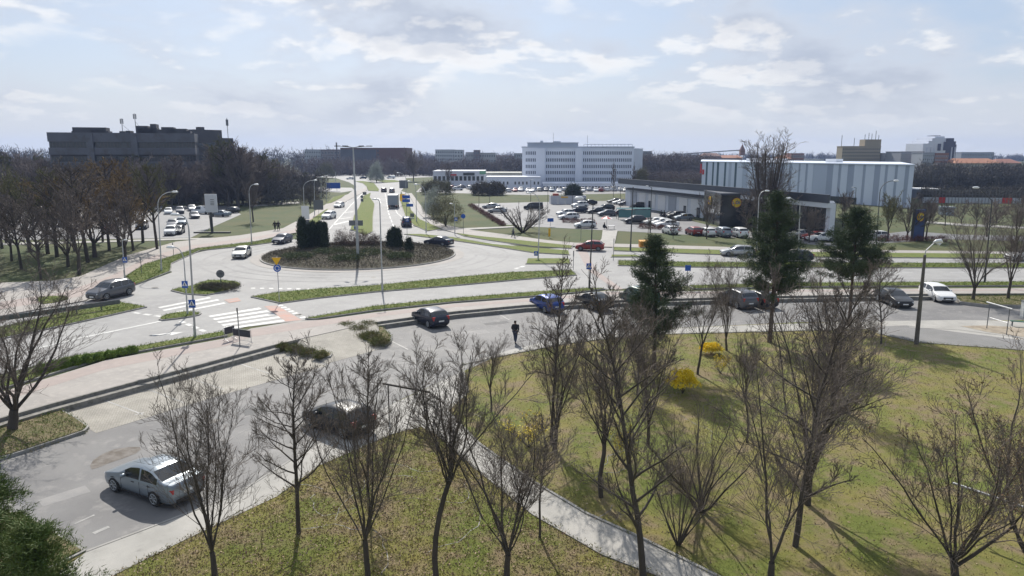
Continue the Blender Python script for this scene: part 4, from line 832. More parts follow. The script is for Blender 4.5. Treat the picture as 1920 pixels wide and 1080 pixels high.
def car_meshes(kind):
    if kind in CARM: return CARM[kind]
    K = KIND[kind]; L_, W_ = K['L'], K['W']; c0, c1, c2, c3 = K['cab']; w = W_/2
    bp = (c1+c2)/2-.02; cp = c2-.28 if kind in ('suv', 'wagon', 'van') else None
    xs = sorted(set([round(x, 3) for x in list(np.linspace(0, .5, 7))+list(np.linspace(.5, L_-.4, 34))+list(np.linspace(L_-.4, L_, 7))+[c0, c1, c2, c3, bp-.05, bp+.05, c1-.25, c2+.2]+([cp-.04, cp+.04] if cp else [])+[x for x, _ in K['top']]]))
    V = []; secs = []
    def smoothtop(x): return sum(itp(K['top'], min(max(x+d, 0), L_)) for d in (-.06, 0, .06))/3 if .1 < x < L_-.1 else itp(K['top'], x)
    for x in xs:
        t = smoothtop(x); b = min(itp(K['belt'], x), t-.005); nose = 1-.17*(1-min(1, x/.55))**2.4-.12*(1-min(1, (L_-x)/.45))**2.4
        ww = w*nose; zb = .22+.10*(1-min(1, x/.35))**2+.12*(1-min(1, (L_-x)/.35))**2; h = t-b; yr = ww*.955-.50*max(0, h-.08)*.62
        pts = [(ww*.80, zb-.04), (ww*.955, zb+.03), (ww*.985, zb+(b-zb)*.35), (ww, zb+(b-zb)*.62), (ww*.985, b-.07), (ww*.955, b)]
        for q in (.5, .88): pts.append((ww*.955+(yr-ww*.955)*q, b+(t-b)*q*.985))
        pts += [(yr*.90, t-.012*min(1, h/.3)-.004), (yr*.5, t+.006), (0, t+.012)]
        secs.append(pts)
        for s in (1, -1):
            for (y, z) in pts: V.append((L_/2-x, s*y, z))
    k = len(secs[0]); n = len(xs); body = []; glass = []
    for i in range(n-1):
        xm = (xs[i]+xs[i+1])/2
        for s in (0, 1):
            for j in range(k-1):
                a = i*2*k+s*k+j; b = (i+1)*2*k+s*k+j; f = (a, b, b+1, a+1) if s == 0 else (a, a+1, b+1, b)
                cab = itp(K['top'], xm)-itp(K['belt'], xm) > .14
                side = j in (5, 6) and c0+.30 < xm < c3-(.30 if kind == 'sedan' else .10) and cab and abs(xm-bp) > .05 and not (cp and abs(xm-cp) < .04) and not (kind == 'van' and xm > 2.6)
                ws = j in (8, 9) and c0+.03 < xm < c1-.02
                rw = j in (8, 9) and c2+.02 < xm < c3-.04
                (glass if (side or ws or rw) else body).append(f)
    body.append(tuple(range(k))+tuple(range(2*k-1, k-1, -1))); b = (n-1)*2*k; body.append((tuple(range(b, b+k))+tuple(range(b+2*k-1, b+k-1, -1)))[::-1])
    body += [(i*2*k, i*2*k+k, (i+1)*2*k+k, (i+1)*2*k) for i in range(n-1)]
    def mk(name, fs, mats, mi=None, smooth=True, VV=None):
        VV = V if VV is None else VV; used = sorted({i for f in fs for i in f}); mp = {u: i for i, u in enumerate(used)}
        me = bpy.data.meshes.new(name); me.from_pydata([VV[u] for u in used], [], [tuple(mp[i] for i in f) for f in fs])
        for m in mats: me.materials.append(m)
        if mi: me.polygons.foreach_set('material_index', mi)
        if smooth: me.polygons.foreach_set('use_smooth', [True]*len(fs))
        me.update(); return me
    out = dict(body=mk('body', body, [PAINT['white']]), glass=mk('window', glass, [m_glass]))
    out['body'].polygons[len(body)-n-1].use_smooth = False
    bm = bmesh.new(); bm.from_mesh(out['body']); bmesh.ops.remove_doubles(bm, verts=bm.verts, dist=.0005); bmesh.ops.recalc_face_normals(bm, faces=bm.faces); bm.to_mesh(out['body']); bm.free()
    bm = bmesh.new(); bm.from_mesh(out['glass']); bmesh.ops.recalc_face_normals(bm, faces=bm.faces); bmesh.ops.remove_doubles(bm, verts=bm.verts, dist=.0005); bm.to_mesh(out['glass']); bm.free()
    r = .33 if kind not in ('suv', 'van') else .36
    mb = MB(); mb.tube([(0, -.11, 0), (0, -.09, 0), (0, .09, 0), (0, .11, 0)], [r-.02, r, r, r-.02], 22); o = mb.build('wheel', m_tyre); out['tyre'] = o.data; bpy.data.objects.remove(o)
    mb = MB(); mb.tube([(0, -.122, 0), (0, .122, 0)], r*.30, 10)
    for i in range(7):
        a = i*2*math.pi/7; c = Vector((math.cos(a), 0, math.sin(a)))
        mb.tube([c*r*.2+Vector((0, -.118, 0)), c*r*.64+Vector((0, -.118, 0))], .028, 4); mb.tube([c*r*.2+Vector((0, .118, 0)), c*r*.64+Vector((0, .118, 0))], .028, 4)
    for i in range(20):
        a = i*2*math.pi/20; b = (i+1)*2*math.pi/20
        for y in (-.117, .117): mb.tube([(math.cos(a)*r*.66, y, math.sin(a)*r*.66), (math.cos(b)*r*.66, y, math.sin(b)*r*.66)], .022, 4, cap=False)
    o = mb.build('rim', m_rim); out['rim'] = o.data; bpy.data.objects.remove(o)
    mb = MB(); n_ = 18                                                        # dark arch: a flat ring hugging the flank round the wheel
    for wx in K['wh']:
        for s in (1, -1):
            vs = [(L_/2-wx+math.cos(t)*(r+.055), s*(w*.992), r+.01+math.sin(t)*(r+.055)) for t in np.linspace(-.45, math.pi+.45, n_)]+[(L_/2-wx, s*(w*.992), .18)]
            f = tuple(range(len(vs))); mb.add(vs, [f if s < 0 else f[::-1]])
    o = mb.build('wheel_arch', m_trim); out['arch'] = o.data; bpy.data.objects.remove(o)
    bz = itp(K['belt'], .15)
    def boxes(name, lst, m):
        mb = MB()
        for c, d, rz in lst: mb.box(c, d, rz)
        o = mb.build(name, m); me = o.data; bpy.data.objects.remove(o); return me
    out['hl'] = [boxes('headlight', [((L_/2-.17, s*w*.70, bz-.04), (.30, .30, .13), -s*.42)], m_lampw) for s in (1, -1)]
    tb = itp(K['belt'], L_-.15); out['tl'] = [boxes('taillight', [((-L_/2+.12, s*w*.76, tb-.13), (.22, .26, .17 if kind == 'sedan' else .3), s*.35)], m_lampr) for s in (1, -1)]
    out['grille'] = boxes('grille', [((L_/2-.035, 0, .50), (.10, W_*.50, .20), 0), ((L_/2-.05, 0, .30), (.12, W_*.66, .10), 0)], m_trim)
    out['plate'] = [boxes('number_plate', [((L_/2+.012, 0, .42), (.02, .50, .11), 0)], m_plate), boxes('number_plate', [((-L_/2-.008, 0, .62), (.02, .50, .11), 0)], m_plate)]
    out['bumper'] = boxes('bumper_trim', [((-L_/2+.05, 0, .33), (.14, W_*.70, .13), 0), ((0, w*.955, .25), (L_-2.0, .05, .08), 0), ((0, -w*.955, .25), (L_-2.0, .05, .08), 0)], m_trim)
    mz = itp(K['belt'], c0+.4); out['mirror'] = []
    for s in (1, -1):
        mb = MB(); mb.tube([(L_/2-c0-.48, s*(w*.93), mz+.05), (L_/2-c0-.45, s*(w+.03), mz+.09), (L_/2-c0-.45, s*(w+.16), mz+.10), (L_/2-c0-.47, s*(w+.19), mz+.10)], [.03, .085, .085, .03], 8); o = mb.build('mirror', PAINT['white'], smooth=True); out['mirror'].append(o.data); bpy.data.objects.remove(o)
    mb = MB()
    for s in (1, -1):
        for xx in (bp, c2-.15 if cp is None else cp):                      # door seams and handles
            mb.box((L_/2-xx, s*(w*.995), .58), (.012, .012, .55))
        mb.box((L_/2-(bp+.62), s*(w*.999), .80), (.17, .03, .03)); mb.box((L_/2-(bp-.42), s*(w*.999), .79), (.17, .03, .03))
        mb.box((L_/2-c0-.12, s*(w*.995), .58), (.012, .012, .50))
    o = mb.build('door_seam', m_trim); out['seam'] = o.data; bpy.data.objects.remove(o)
    # simple merged copy for vehicles a few pixels wide
    VV = list(V); fs = list(body)+list(glass); mi = [0]*len(body)+[1]*len(glass)
    for wx in K['wh']:
        for s in (1, -1):
            b0 = len(VV); VV += [(L_/2-wx+math.cos(t)*r, s*(w+.015), r+math.sin(t)*r) for t in np.linspace(0, 2*math.pi, 13)[:-1]]; f = tuple(range(b0, b0+12)); fs.append(f if s < 0 else f[::-1]); mi.append(2)
    out['far'] = mk('car', fs, [PAINT['white'], m_glass, m_tyre], mi, True, VV)
    CARM[kind] = out; return out
def objmat(o, m): o.material_slots[0].link = 'OBJECT'; o.material_slots[0].material = m
def car(kind, col, loc, rz, label, group=None, detail=True, cat='car', name=None):
    K = KIND[kind]; Mh = car_meshes(kind); nm = name or {'sedan': 'parked_car', 'hatch': 'parked_car', 'suv': 'parked_car', 'wagon': 'parked_car', 'van': 'parked_van'}[kind]
    if not detail:
        o = link(nm, Mh['far'], None, loc); o.rotation_euler = (0, 0, rz); objmat(o, PAINT[col]); return tag(o, label, cat, group)
    e = empty(nm, loc, rz, label, cat, group); r = .33 if kind not in ('suv', 'van') else .36
    b = link('body', Mh['body'], e); objmat(b, PAINT[col]); link('windows', Mh['glass'], e)
    for wx in K['wh']:
        for s in (1, -1):
            t = link('wheel', Mh['tyre'], e, (K['L']/2-wx, s*(K['W']/2-.085), r)); link('rim', Mh['rim'], t)
    link('wheel_arch', Mh['arch'], e); link('grille', Mh['grille'], e); link('bumper_trim', Mh['bumper'], e); link('door_trim', Mh['seam'], e)
    for x in Mh['hl']: link('headlight', x, e)
    for x in Mh['tl']: link('taillight', x, e)
    for x in Mh['plate']: link('number_plate', x, e)
    for x in Mh['mirror']: objmat(link('mirror', x, e), PAINT[col])
    return e
def car_w(kind, col, f, r, side, z, label, **k):      # placed by where its near-side front and rear wheels touch the ground
    a, b = G(*f, z), G(*r, z); d = a-b; rz = math.atan2(d.y, d.x); K = KIND[kind]; off = K['L']/2-(K['wh'][0]+K['wh'][1])/2
    n = Vector((-math.sin(rz), math.cos(rz), 0))*(K['W']/2)*(-1 if side == 'L' else 1); c = (a+b)/2+n+Vector((math.cos(rz), math.sin(rz), 0))*(-off); c.z = z+.02
    return car(kind, col, c, rz, label, **k)
ZC = ZN+.006
car_w('sedan', 'silver', (215.5, 923.5), (289.5, 950), 'L', ZC, 'silver-blue saloon parked alone on the near asphalt', name='parked_car')
car_w('hatch', 'black', (574, 801), (650, 826), 'L', ZC, 'black hatchback parked behind the bare trees, beside the lower pavement')
car_w('hatch', 'navy', (773, 603), (806, 617), 'L', ZC, 'dark blue-black hatchback with pale shining roof parked against the retaining wall')
car_w('hatch', 'blue', (994, 576), (1024, 588.5), 'L', ZC, 'bright blue hatchback parked against the retaining wall')
car_w('sedan', 'black', (1081, 571), (1112, 583), 'L', ZC, 'black saloon parked right of the bright blue hatchback')
car_w('van', 'green', (1166, 570), (1199, 582), 'L', ZC, 'dark green van mostly hidden by the left-hand pine', cat='van')
car_w('suv', 'grey', (1350, 568), (1383, 580), 'L', ZC, 'grey car behind the bare trees between the left and middle pines')
car_w('hatch', 'black', (1392, 567), (1424, 579), 'L', ZC, 'black car parked just left of the middle pine')
car_w('sedan', 'black', (1676, 578), (1640, 563), 'R', ZC, 'black saloon nose towards the road, left of the concrete lamp post')
car_w('wagon', 'white', (1757, 568.5), (1722, 553.5), 'R', ZC, 'white estate car parked by the verge right of the concrete lamp post')
car_w('suv', 'grey', (200, 563.5), (244, 553.5), 'L', .03, 'metallic grey SUV driving out on the left road arm', name='moving_car')
car_w('sedan', 'cream', (461, 485), (472, 478.5), 'L', .03, 'pale silver saloon driving round the left side of the roundabout', name='moving_car')
car_w('sedan', 'navy', (531, 458), (548, 453), 'L', .03, 'dark saloon entering behind the big juniper clump', name='moving_car')
car_w('sedan', 'navy', (801, 460.5), (831, 462.5), 'L', .03, 'black saloon leaving the right side of the roundabout', name='moving_car')
car_w('hatch', 'red', (1089, 470.5), (1121, 471.3), 'L', .03, 'dark red hatchback driving on the right road arm', name='moving_car')
car('van', 'navy', G(762, 424, .03), R(101), 'dark blue people carrier driving away up the avenue', detail=True, cat='car', name='moving_car')
car_w('wagon', 'lightgrey', (1367, 481), (1402, 481.4), 'L', .03, 'bluish white car passing behind the bare trees on the far carriageway', name='moving_car')
car_w('hatch', 'navy', (1480, 491), (1512, 491.4), 'L', .03, 'dark blue car passing behind the middle pine', name='moving_car')
car_w('sedan', 'white', (1911, 490), (1946, 490), 'L', .03, 'white car cut off by the right edge on the far carriageway', name='moving_car')
for kind, col, x, y, a, lb in [('suv', 'white', 617, 410, -99, 'white car coming down the avenue, nearer of the two'), ('hatch', 'white', 636, 389, -97, 'white car coming down the avenue, farther of the two'), ('suv', 'black', 720, 360, 95, 'dark car at the avenue junction, left of two'), ('suv', 'grey', 735, 361, 96, 'greyish dark car at the avenue junction, right of two'), ('sedan', 'white', 657, 336.5, 190, 'white car crossing at the far end of the avenue, leftmost'), ('hatch', 'navy', 681, 335.3, 185, 'dark car crossing at the far end of the avenue'), ('van', 'white', 733, 335, 178, 'white van at the far end of the avenue')]:
    car(kind, col, G(x, y, .03), R(a), lb, detail=y > 350, name='moving_car' if kind != 'van' else 'moving_van', cat='van' if kind == 'van' else 'car')
# lorry
def lorry():
    e = empty('box_lorry', G(738.5, 389, .03), R(95), 'box lorry with grey rear doors driving away up the avenue', 'lorry')
    mb = MB(); mb.box((-1.2, 0, 2.15), (6.2, 2.45, 2.5)); mb.build('cargo_box', M('lorry_grey', (.22, .25, .29), (.19, .22, .26), 1, .5), e)
    mb = MB(); mb.box((-1.2, 0, 3.43), (6.26, 2.5, .07)); mb.build('roof', PAINT['white'], e)
    mb = MB(); mb.box((2.9, 0, 1.5), (1.7, 2.2, 2.0)); mb.box((2.2, 0, 2.8), (1.0, 2.0, .5)); mb.build('cab', PAINT['white'], e)
    mb = MB(); mb.box((-1.0, 0, .75), (7.6, 1.1, .3)); mb.box((-4.27, 0, .62), (.12, 2.3, .25)); mb.build('chassis', m_trim, e)
    for s in (1, -1): mb = MB(); mb.box((-4.315, s*.60, 2.13), (.03, 1.14, 2.36)); mb.build('rear_door', M('lorry_door', (.25, .28, .32), rough=.4), e)
    for s in (1, -1): mb = MB(); mb.box((-4.34, s*.95, .72), (.05, .35, .14)); mb.build('taillight', m_lampr, e)
    for x in (2.6, -2.8):
        for s in (1, -1): mb = MB(); mb.tube([(x, s*.85, .48), (x, s*1.15, .48)], .48, 16); mb.build('wheel', m_tyre, e)
lorry()
# supermarket car park
SM = [('sedan', 'lightgrey', 921, 391, 170, 'pale saloon at the left edge of the supermarket car park, farther of two'), ('sedan', 'lightgrey', 933, 399, 172, 'pale saloon at the left edge of the supermarket car park, nearer of two'), ('van', 'black', 1000, 393, 175, 'black van behind the fan-shaped tree'),
      ('suv', 'white', 1087, 389, 200, 'white SUV in the supermarket car park beside the parasol row'), ('sedan', 'navy', 1104, 384, 200, 'dark saloon behind the white SUV, far row'), ('suv', 'navy', 1084, 399, 200, 'dark car tucked between two white cars'), ('hatch', 'white', 1060, 404, 195, 'white hatchback half hidden behind the white estate'), ('wagon', 'white', 1066, 411, 192, 'white estate by the low divider hedge'),
      ('sedan', 'black', 1118, 400, 195, 'black saloon with bright roof, left of two dark cars'), ('suv', 'black', 1135, 395, 195, 'black SUV behind the black saloon'), ('hatch', 'grey', 1137, 405, 190, 'grey hatchback in the middle of the car park'), ('hatch', 'navy', 1160, 404, 190, 'dark hatchback left of the trolley shelter'),
      ('sedan', 'black', 1153, 381, 196, 'black saloon in the far row by the shop wall, leftmost'), ('sedan', 'lightgrey', 1163, 383, 196, 'silver saloon in the far row by the shop wall'), ('wagon', 'grey', 1173, 385, 196, 'dark grey estate in the far row by the shop wall'), ('suv', 'black', 1198, 391, 192, 'black SUV beside the shop wall'),
      ('sedan', 'white', 1191, 409, 186, 'white saloon behind the trolley shelter'), ('suv', 'black', 1190, 419, 188, 'black SUV nearest the trolley shelter'), ('wagon', 'white', 1228, 421, 190, 'white car beside the black SUV, roof shining'), ('hatch', 'white', 1240, 423, 188, 'white hatchback, farther of the white pair'), ('sedan', 'white', 1250, 426, 188, 'white saloon, nearer of the white pair'),
      ('hatch', 'white', 1097, 427, 185, 'white car alone on the near edge of the car park, beside the parasol'), ('sedan', 'navy', 1257, 408, 188, 'dark saloon near the shop wall, left of three'), ('suv', 'black', 1268, 410, 188, 'black SUV near the shop wall, middle of three'), ('hatch', 'silver', 1281, 413, 188, 'silver-blue hatchback near the shop wall, right of three'),
      ('hatch', 'white', 1256, 438, 100, 'white hatchback seen from behind on the car park edge'), ('hatch', 'red', 1300, 440, 100, 'red hatchback with pale window seen from behind'), ('hatch', 'white', 1325, 442, 100, 'white hatchback left of the silver one at the car park edge'), ('suv', 'silver', 1353, 443, 100, 'silver car seen from behind at the car park edge'), ('suv', 'white', 1384, 444, 100, 'white car rightmost in the edge row of the car park'),
      ('sedan', 'white', 1540, 452, 185, 'white car seen between the middle and right-hand pines'), ('hatch', 'red', 1528, 450, 186, 'dark red car beside the white one between the pines'), ('sedan', 'lightgrey', 1500, 446, 188, 'pale car behind the middle pine'), ('hatch', 'white', 1640, 449, 185, 'white car at the foot of the V-shaped tree')]
for kind, col, x, y, a, lb in SM: car(kind, col, G(x, y, .01), R(a), lb, 'cars in the supermarket car park', detail=y > 384)
# row before the clinic
cols = ['white', 'lightgrey', 'white', 'cream', 'white', 'silver', 'white', 'white', 'grey', 'lightgrey', 'white', 'red', 'white', 'silver']
kinds = ['hatch', 'sedan', 'wagon', 'suv', 'hatch']
for i in range(30):
    x = 908+i*11.6+rnd.uniform(-1.5, 1.5); y = 359.5+rnd.uniform(-1.2, .8); c = cols[(i*5) % 14]; lbc = {'lightgrey': 'light grey', 'cream': 'pale silver', 'silver': 'silver'}.get(c, c)
    car(kinds[(i*3) % 5], c, G(x, y, .01), R(rnd.choice([80, 260])+rnd.uniform(-10, 10)), '%s car in the row before the clinic, %s from the left' % (lbc, ordn[i]), 'cars parked before the clinic', detail=False)
for i, (x, y, c) in enumerate([(858, 357, 'white'), (866, 353, 'grey'), (848, 354, 'red'), (880, 355, 'white')]): car(kinds[i], c, G(x, y, .01), R(20+i*30), '%s car outside the low commercial building, %s from the left' % (c, ordn[[1, 2, 0, 3][i]]), 'cars outside the low commercial building', detail=False)
WC = [('suv', 'white', 322, 440, -75, 'white SUV with dark nose at the near edge of the west car park'), ('wagon', 'black', 334, 438, -75, 'black estate beside the white SUV in the west car park'), ('sedan', 'silver', 341, 421, -70, 'silver saloon one row behind the white SUV'), ('hatch', 'grey', 324, 425, -70, 'grey hatchback left of the silver saloon'),
      ('suv', 'black', 267, 429, -70, 'black SUV left of centre in the west car park'), ('hatch', 'red', 204, 435, -70, 'red hatchback seen through the bare trunks'), ('sedan', 'white', 200, 425, -70, 'white saloon behind the red hatchback'), ('sedan', 'silver', 414, 406, 165, 'silver-white saloon right of the billboard'), ('hatch', 'black', 434, 399, 160, 'dark hatchback at the far corner of the west car park'),
      ('sedan', 'grey', 365, 409, -60, 'grey saloon left of the billboard'), ('van', 'white', 380, 401, 170, 'white van directly left of the billboard'), ('hatch', 'white', 316, 401, -65, 'white hatchback in the back row of the west car park'), ('suv', 'grey', 338, 400, -65, 'dark SUV in the back row of the west car park'), ('sedan', 'white', 220, 403, -65, 'white car behind the golden tree'), ('hatch', 'silver', 120, 424, -60, 'silver car among the trunks on the left'), ('van', 'white', 74, 402, -60, 'white van with open side, far left in the west car park'), ('sedan', 'grey', 160, 428, -62, 'grey saloon among the trunks'), ('hatch', 'white', 20, 428, -55, 'white car at the far left of the west car park'), ('sedan', 'lightgrey', 180, 405, -60, 'light grey car in the back row behind the trunks'), ('hatch', 'navy', 140, 410, -60, 'navy car in the back row behind the trunks'), ('sedan', 'lightgrey', 360, 395, -60, 'light grey saloon far back, right of the lamp posts')]
for kind, col, x, y, a, lb in WC: car(kind, col, G(x, y, .01), R(a), lb, 'cars in the west car park', detail=y > 418, cat='van' if kind == 'van' else 'car')

# ---------------------------------------------------------------- lamp posts
m_pole = M('galvanised_steel', (.50, .51, .52), (.40, .41, .42), 3, .45, metal=.4)
m_poled = M('dark_steel', (.055, .058, .06), rough=.6)
m_cpole = M('concrete_pole', (.17, .155, .135), (.11, .10, .09), 4, .9, .4, 20)
m_head = M('lamp_white', (.80, .81, .82), rough=.35)
def lamp(bx, by, tx, ty, ax, ay, label, mat=m_pole, r=.085, z=.12, head=.75, group='street lamps', curved=True, name='street_lamp', cat='street lamp'):
    """pole from its base up, curved arm out to the lantern; tx,ty = where the arm starts, ax,ay = lantern"""
    p = G(bx, by, z); e = empty(name, p, 0, label, cat, group); b = ATD(tx, ty, p.y)-p; lz = b.z; a = ATD(ax, ay, p.y)-p; a.y = 0
    b = Vector((b.x, 0, lz)) if abs(b.x) < .6 else Vector((math.copysign(.25, b.x), 0, lz)); dx = a.x-b.x; dz = a.z-lz
    mb = MB(); mb.tube([(0, 0, 0), (b.x*.5, 0, lz*.5), b], [r, r*.8, r*.62], 8, cap=False)
    pts = [b+Vector((dx*(1-math.cos(t)), 0, dz*math.sin(t))) for t in np.linspace(0, math.pi/2, 8)] if curved else [b, b+Vector((dx, 0, dz))]
    mb.tube(pts, r*.55, 6); mb.tube([(0, 0, 0), (0, 0, .9)], r*1.25, 8); mb.build('pole', mat, e)
    s = math.copysign(1, dx if abs(dx) > .01 else 1); mb = MB(); q = pts[-1]
    mb.tube([q, q+Vector((s*head*.25, 0, .03)), q+Vector((s*head*.8, 0, .03)), q+Vector((s*head, 0, 0))], [r*.6, head*.17, head*.15, .04], 8); mb.build('lantern', m_head, e, smooth=True); return e
lamp(303, 508, 296, 385, 322, 360, 'tall white curved street lamp on the left grass verge')
lamp(366, 632, 354, 430, 338, 403, 'tall white street lamp in the near grass strip, crossing sign on its pole')
lamp(352, 590, 345, 490, 328, 464, 'shorter curved street lamp on the small left traffic island', r=.07)
lamp(472, 457, 467, 362, 476, 346, 'white curved street lamp beside the two walking people')
lamp(717, 545, 712, 380, 707, 374, 'straight white street lamp in front of the roundabout', head=.5)
lamp(1009, 487, 1012, 388, 997, 362, 'white curved street lamp right of the roundabout')
lamp(1105, 541, 1112, 384, 1095, 372, 'dark street lamp pole with white head near the red hatchback', mat=m_poled, head=1.0, curved=False)
lamp(1182, 470, 1187, 352, 1187.5, 350, 'dark straight lamp pole on the grass left of the pines', mat=m_poled, head=.1, curved=False, r=.1)
lamp(1219, 437, 1222, 352, 1216, 349, 'dark lamp pole in the supermarket car park by the near edge', mat=m_poled, head=.5, curved=False)
lamp(1418, 470, 1423, 372, 1434, 358, 'street lamp between the poplar and the middle pine', head=.7, r=.09)
lamp(1497, 476, 1500, 382, 1484, 372, 'street lamp behind the middle pine with bright head', head=.9, r=.09, curved=False)
lamp(1642, 470, 1650, 360, 1675, 339, 'tall dark curved street lamp before the striped hall', mat=m_poled, head=.8)
lamp(1846, 530, 1860, 376, 1836, 352, 'street lamp between the two big trees at the right', mat=m_poled, head=.7, curved=False)
lamp(571, 417, 569, 352, 588, 338, 'curved avenue lamp on the left side, nearest to the roundabout', r=.09)
lamp(590, 403, 589, 346, 601, 332, 'curved avenue lamp on the left side, second from the roundabout', r=.09)
lamp(602, 372, 602, 336, 610, 330, 'curved avenue lamp on the left side, third from the roundabout', r=.1)
lamp(612, 376, 612, 330, 613, 329, 'straight avenue pole left of the carriageway', head=.1, curved=False)
lamp(629, 351, 629, 324, 630, 323, 'farthest avenue pole on the left side', head=.1, curved=False, r=.12)
lamp(799, 437, 798, 366, 784, 346, 'curved avenue lamp on the right side, nearest to the roundabout', r=.09)
lamp(781, 416, 780, 358, 770, 340, 'curved avenue lamp on the right side, second from the roundabout', r=.09)
lamp(761, 377, 761, 336, 748, 324, 'curved avenue lamp on the right side, farthest', r=.11)
lamp(853, 440, 852, 383, 849, 382, 'low pedestrian lamp post with flat head right of the avenue', head=.6, curved=False, r=.07)
lamp(234, 521, 229, 451, 232, 450, 'low pedestrian lamp post with flat head on the left path', head=.4, curved=False, r=.07)
for x, y, t, lb in [(995, 424, 338, 'dark car park lamp pole left of the parasol'), (1027, 401, 350, 'dark car park lamp pole in the middle'), (898, 388, 345, 'dark thin pole at the car park far corner, leftmost'), (918, 385, 345, 'dark thin pole at the car park far corner, beside the leftmost'), (1073, 400, 345, 'dark car park pole beside the white SUV'), (1163, 402, 352, 'dark pole beside the trolley shelter'), (1600, 440, 352, 'dark pole before the striped hall, left of the tall curved one')]:
    lamp(x, y, x+.3, t, x+1, t-.5, lb, mat=m_poled, head=.4, curved=False, r=.07, group='car park lamp poles')
# mast with a crown of floodlights
p = G(671, 478, .9); hM = HT(671, 478, 276, .9); e = empty('lighting_mast', p, 0, 'very tall mast with a ring of floodlights in the middle of the roundabout', 'light mast')
mb = MB(); mb.tube([(0, 0, -.3), (0, 0, hM*.5), (-.05, 0, hM)], [.20, .15, .08], 10); mb.build('pole', m_pole, e)
for i in range(6):
    a = i*math.pi/3+.2; d = Vector((math.cos(a), math.sin(a), 0)); mb = MB(); mb.tube([(0, 0, hM-.05), d*1.7+Vector((0, 0, hM+.12))], .03, 5); mb.box(d*2.0+Vector((0, 0, hM+.14)), (.75, .34, .10), a); mb.build('floodlight', m_poled, e)
# concrete post with globe head
p = G(1718, 645, ZN); e = empty('street_lamp', p, 0, 'tapered concrete lamp post with white cobra head on the right lawn', 'street lamp', 'street lamps'); h1 = HT(1718, 645, 478, ZN)
q = ATD(1734, 480, p.y)-p; mb = MB(); t = Vector((q.x, 0, h1)); mb.tube([(0, 0, 0), t*.5, t], [.17, .14, .10], 8); mb.build('pole', m_cpole, e)
a = ATD(1752, 455, p.y)-p; mb = MB(); mb.tube([t, t+Vector((.05, 0, .35)), (a.x, 0, a.z)], .035, 6); mb.build('arm', m_pole, e)
mb = MB(); mb.tube([(a.x-.08, 0, a.z), (a.x+.12, 0, a.z+.10), (a.x+.45, 0, a.z+.13), (a.x+.62, 0, a.z+.02)], [.06, .15, .17, .05], 10); mb.build('lantern', m_head, e, smooth=True)
mb = MB(); mb.tube([(a.x+.15, 0, a.z+.0), (a.x+.35, 0, a.z-.12), (a.x+.52, 0, a.z-.02)], [.08, .13, .05], 10); mb.build('lamp_glass', m_lampw, e, smooth=True)

# ---------------------------------------------------------------- road signs
m_blue = M('sign_blue', (.02, .10, .42), rough=.5); m_yel = M('sign_yellow', (.80, .45, .01), rough=.5); m_sred = M('sign_red', (.55, .03, .03), rough=.5); m_sback = M('sign_back_grey', (.16, .17, .18), rough=.5, metal=.5); m_swhite = M('sign_white', (.8, .8, .8), rough=.5)
def text_mesh(parent, s, size, loc, mat, rz=0, name='lettering', ext=.01, bold=0.0):
    c = bpy.data.curves.new(name, 'FONT'); c.body = s; c.size = size; c.extrude = ext; c.align_x = 'CENTER'; c.align_y = 'CENTER'; c.offset = bold; t = bpy.data.objects.new(name, c); COL.objects.link(t)
    dg = bpy.context.evaluated_depsgraph_get(); me = bpy.data.meshes.new_from_object(t.evaluated_get(dg)); bpy.data.objects.remove(t); me.materials.clear(); me.materials.append(mat); o = link(name, me, parent, loc); o.rotation_euler = (math.pi/2, 0, rz); return o
def disc(mb, c, r, th=.03, n=20, mi=0, flip=False): return mb.tube([Vector(c)+Vector((0, -th/2, 0)), Vector(c)+Vector((0, th/2, 0))], r, n, mi)
def post(e, h, m=m_pole, r=.035): mb = MB(); mb.tube([(0, 0, 0), (0, 0, h)], r, 7); return mb.build('post', m, e)
def tri(mb, c, r, up=True, th=.03):
    s = 1 if up else -1; P = [(c[0]+r*math.cos(a), c[2]+s*r*math.sin(a)) for a in (math.pi/2, math.pi/2+2.094, math.pi/2-2.094)]
    if not up: P = P[::-1]
    vs = [(x, c[1]-th/2, z) for x, z in P]+[(x, c[1]+th/2, z) for x, z in P]; mb.add(vs, [(0, 1, 2), (5, 4, 3), (0, 3, 4, 1), (1, 4, 5, 2), (2, 5, 3, 0)])
# give way + roundabout
p = G(524, 566, .12); h = HT(524, 566, 482, .12); e = empty('road_sign', p, .0, 'yellow give-way triangle above a round blue roundabout sign on one pole', 'road sign'); post(e, h)
mb = MB(); tri(mb, (-.03, -.06, h-.30), .50, False); mb.build('give_way_plate', m_yel, e)
mb = MB(); disc(mb, (0, -.06, h-1.05), .36); d = mb.build('roundabout_plate', m_blue, e)
for i in range(3):
    a0 = i*2.094; mb = MB(); mb.tube([(math.cos(a0+t)*.20, -.085, h-1.05+math.sin(a0+t)*.20) for t in np.linspace(0, 1.4, 6)], .03, 5); tri(mb, (math.cos(a0+1.6)*.20, -.085, h-1.05+math.sin(a0+1.6)*.20), .08); mb.build('arrow', m_swhite, d)
p = G(415, 541, .15); h = HT(415, 541, 506, .15); e = empty('road_sign', p, .1, 'round dark back of a no-entry sign in the heather island', 'road sign'); post(e, h, m_sback)
mb = MB(); disc(mb, (0, .03, h-.42), .42); mb.build('plate', m_sback, e); mb = MB(); mb.box((0, .0, h-.42), (.5, .04, .05)); mb.build('bracket', m_trim, e)
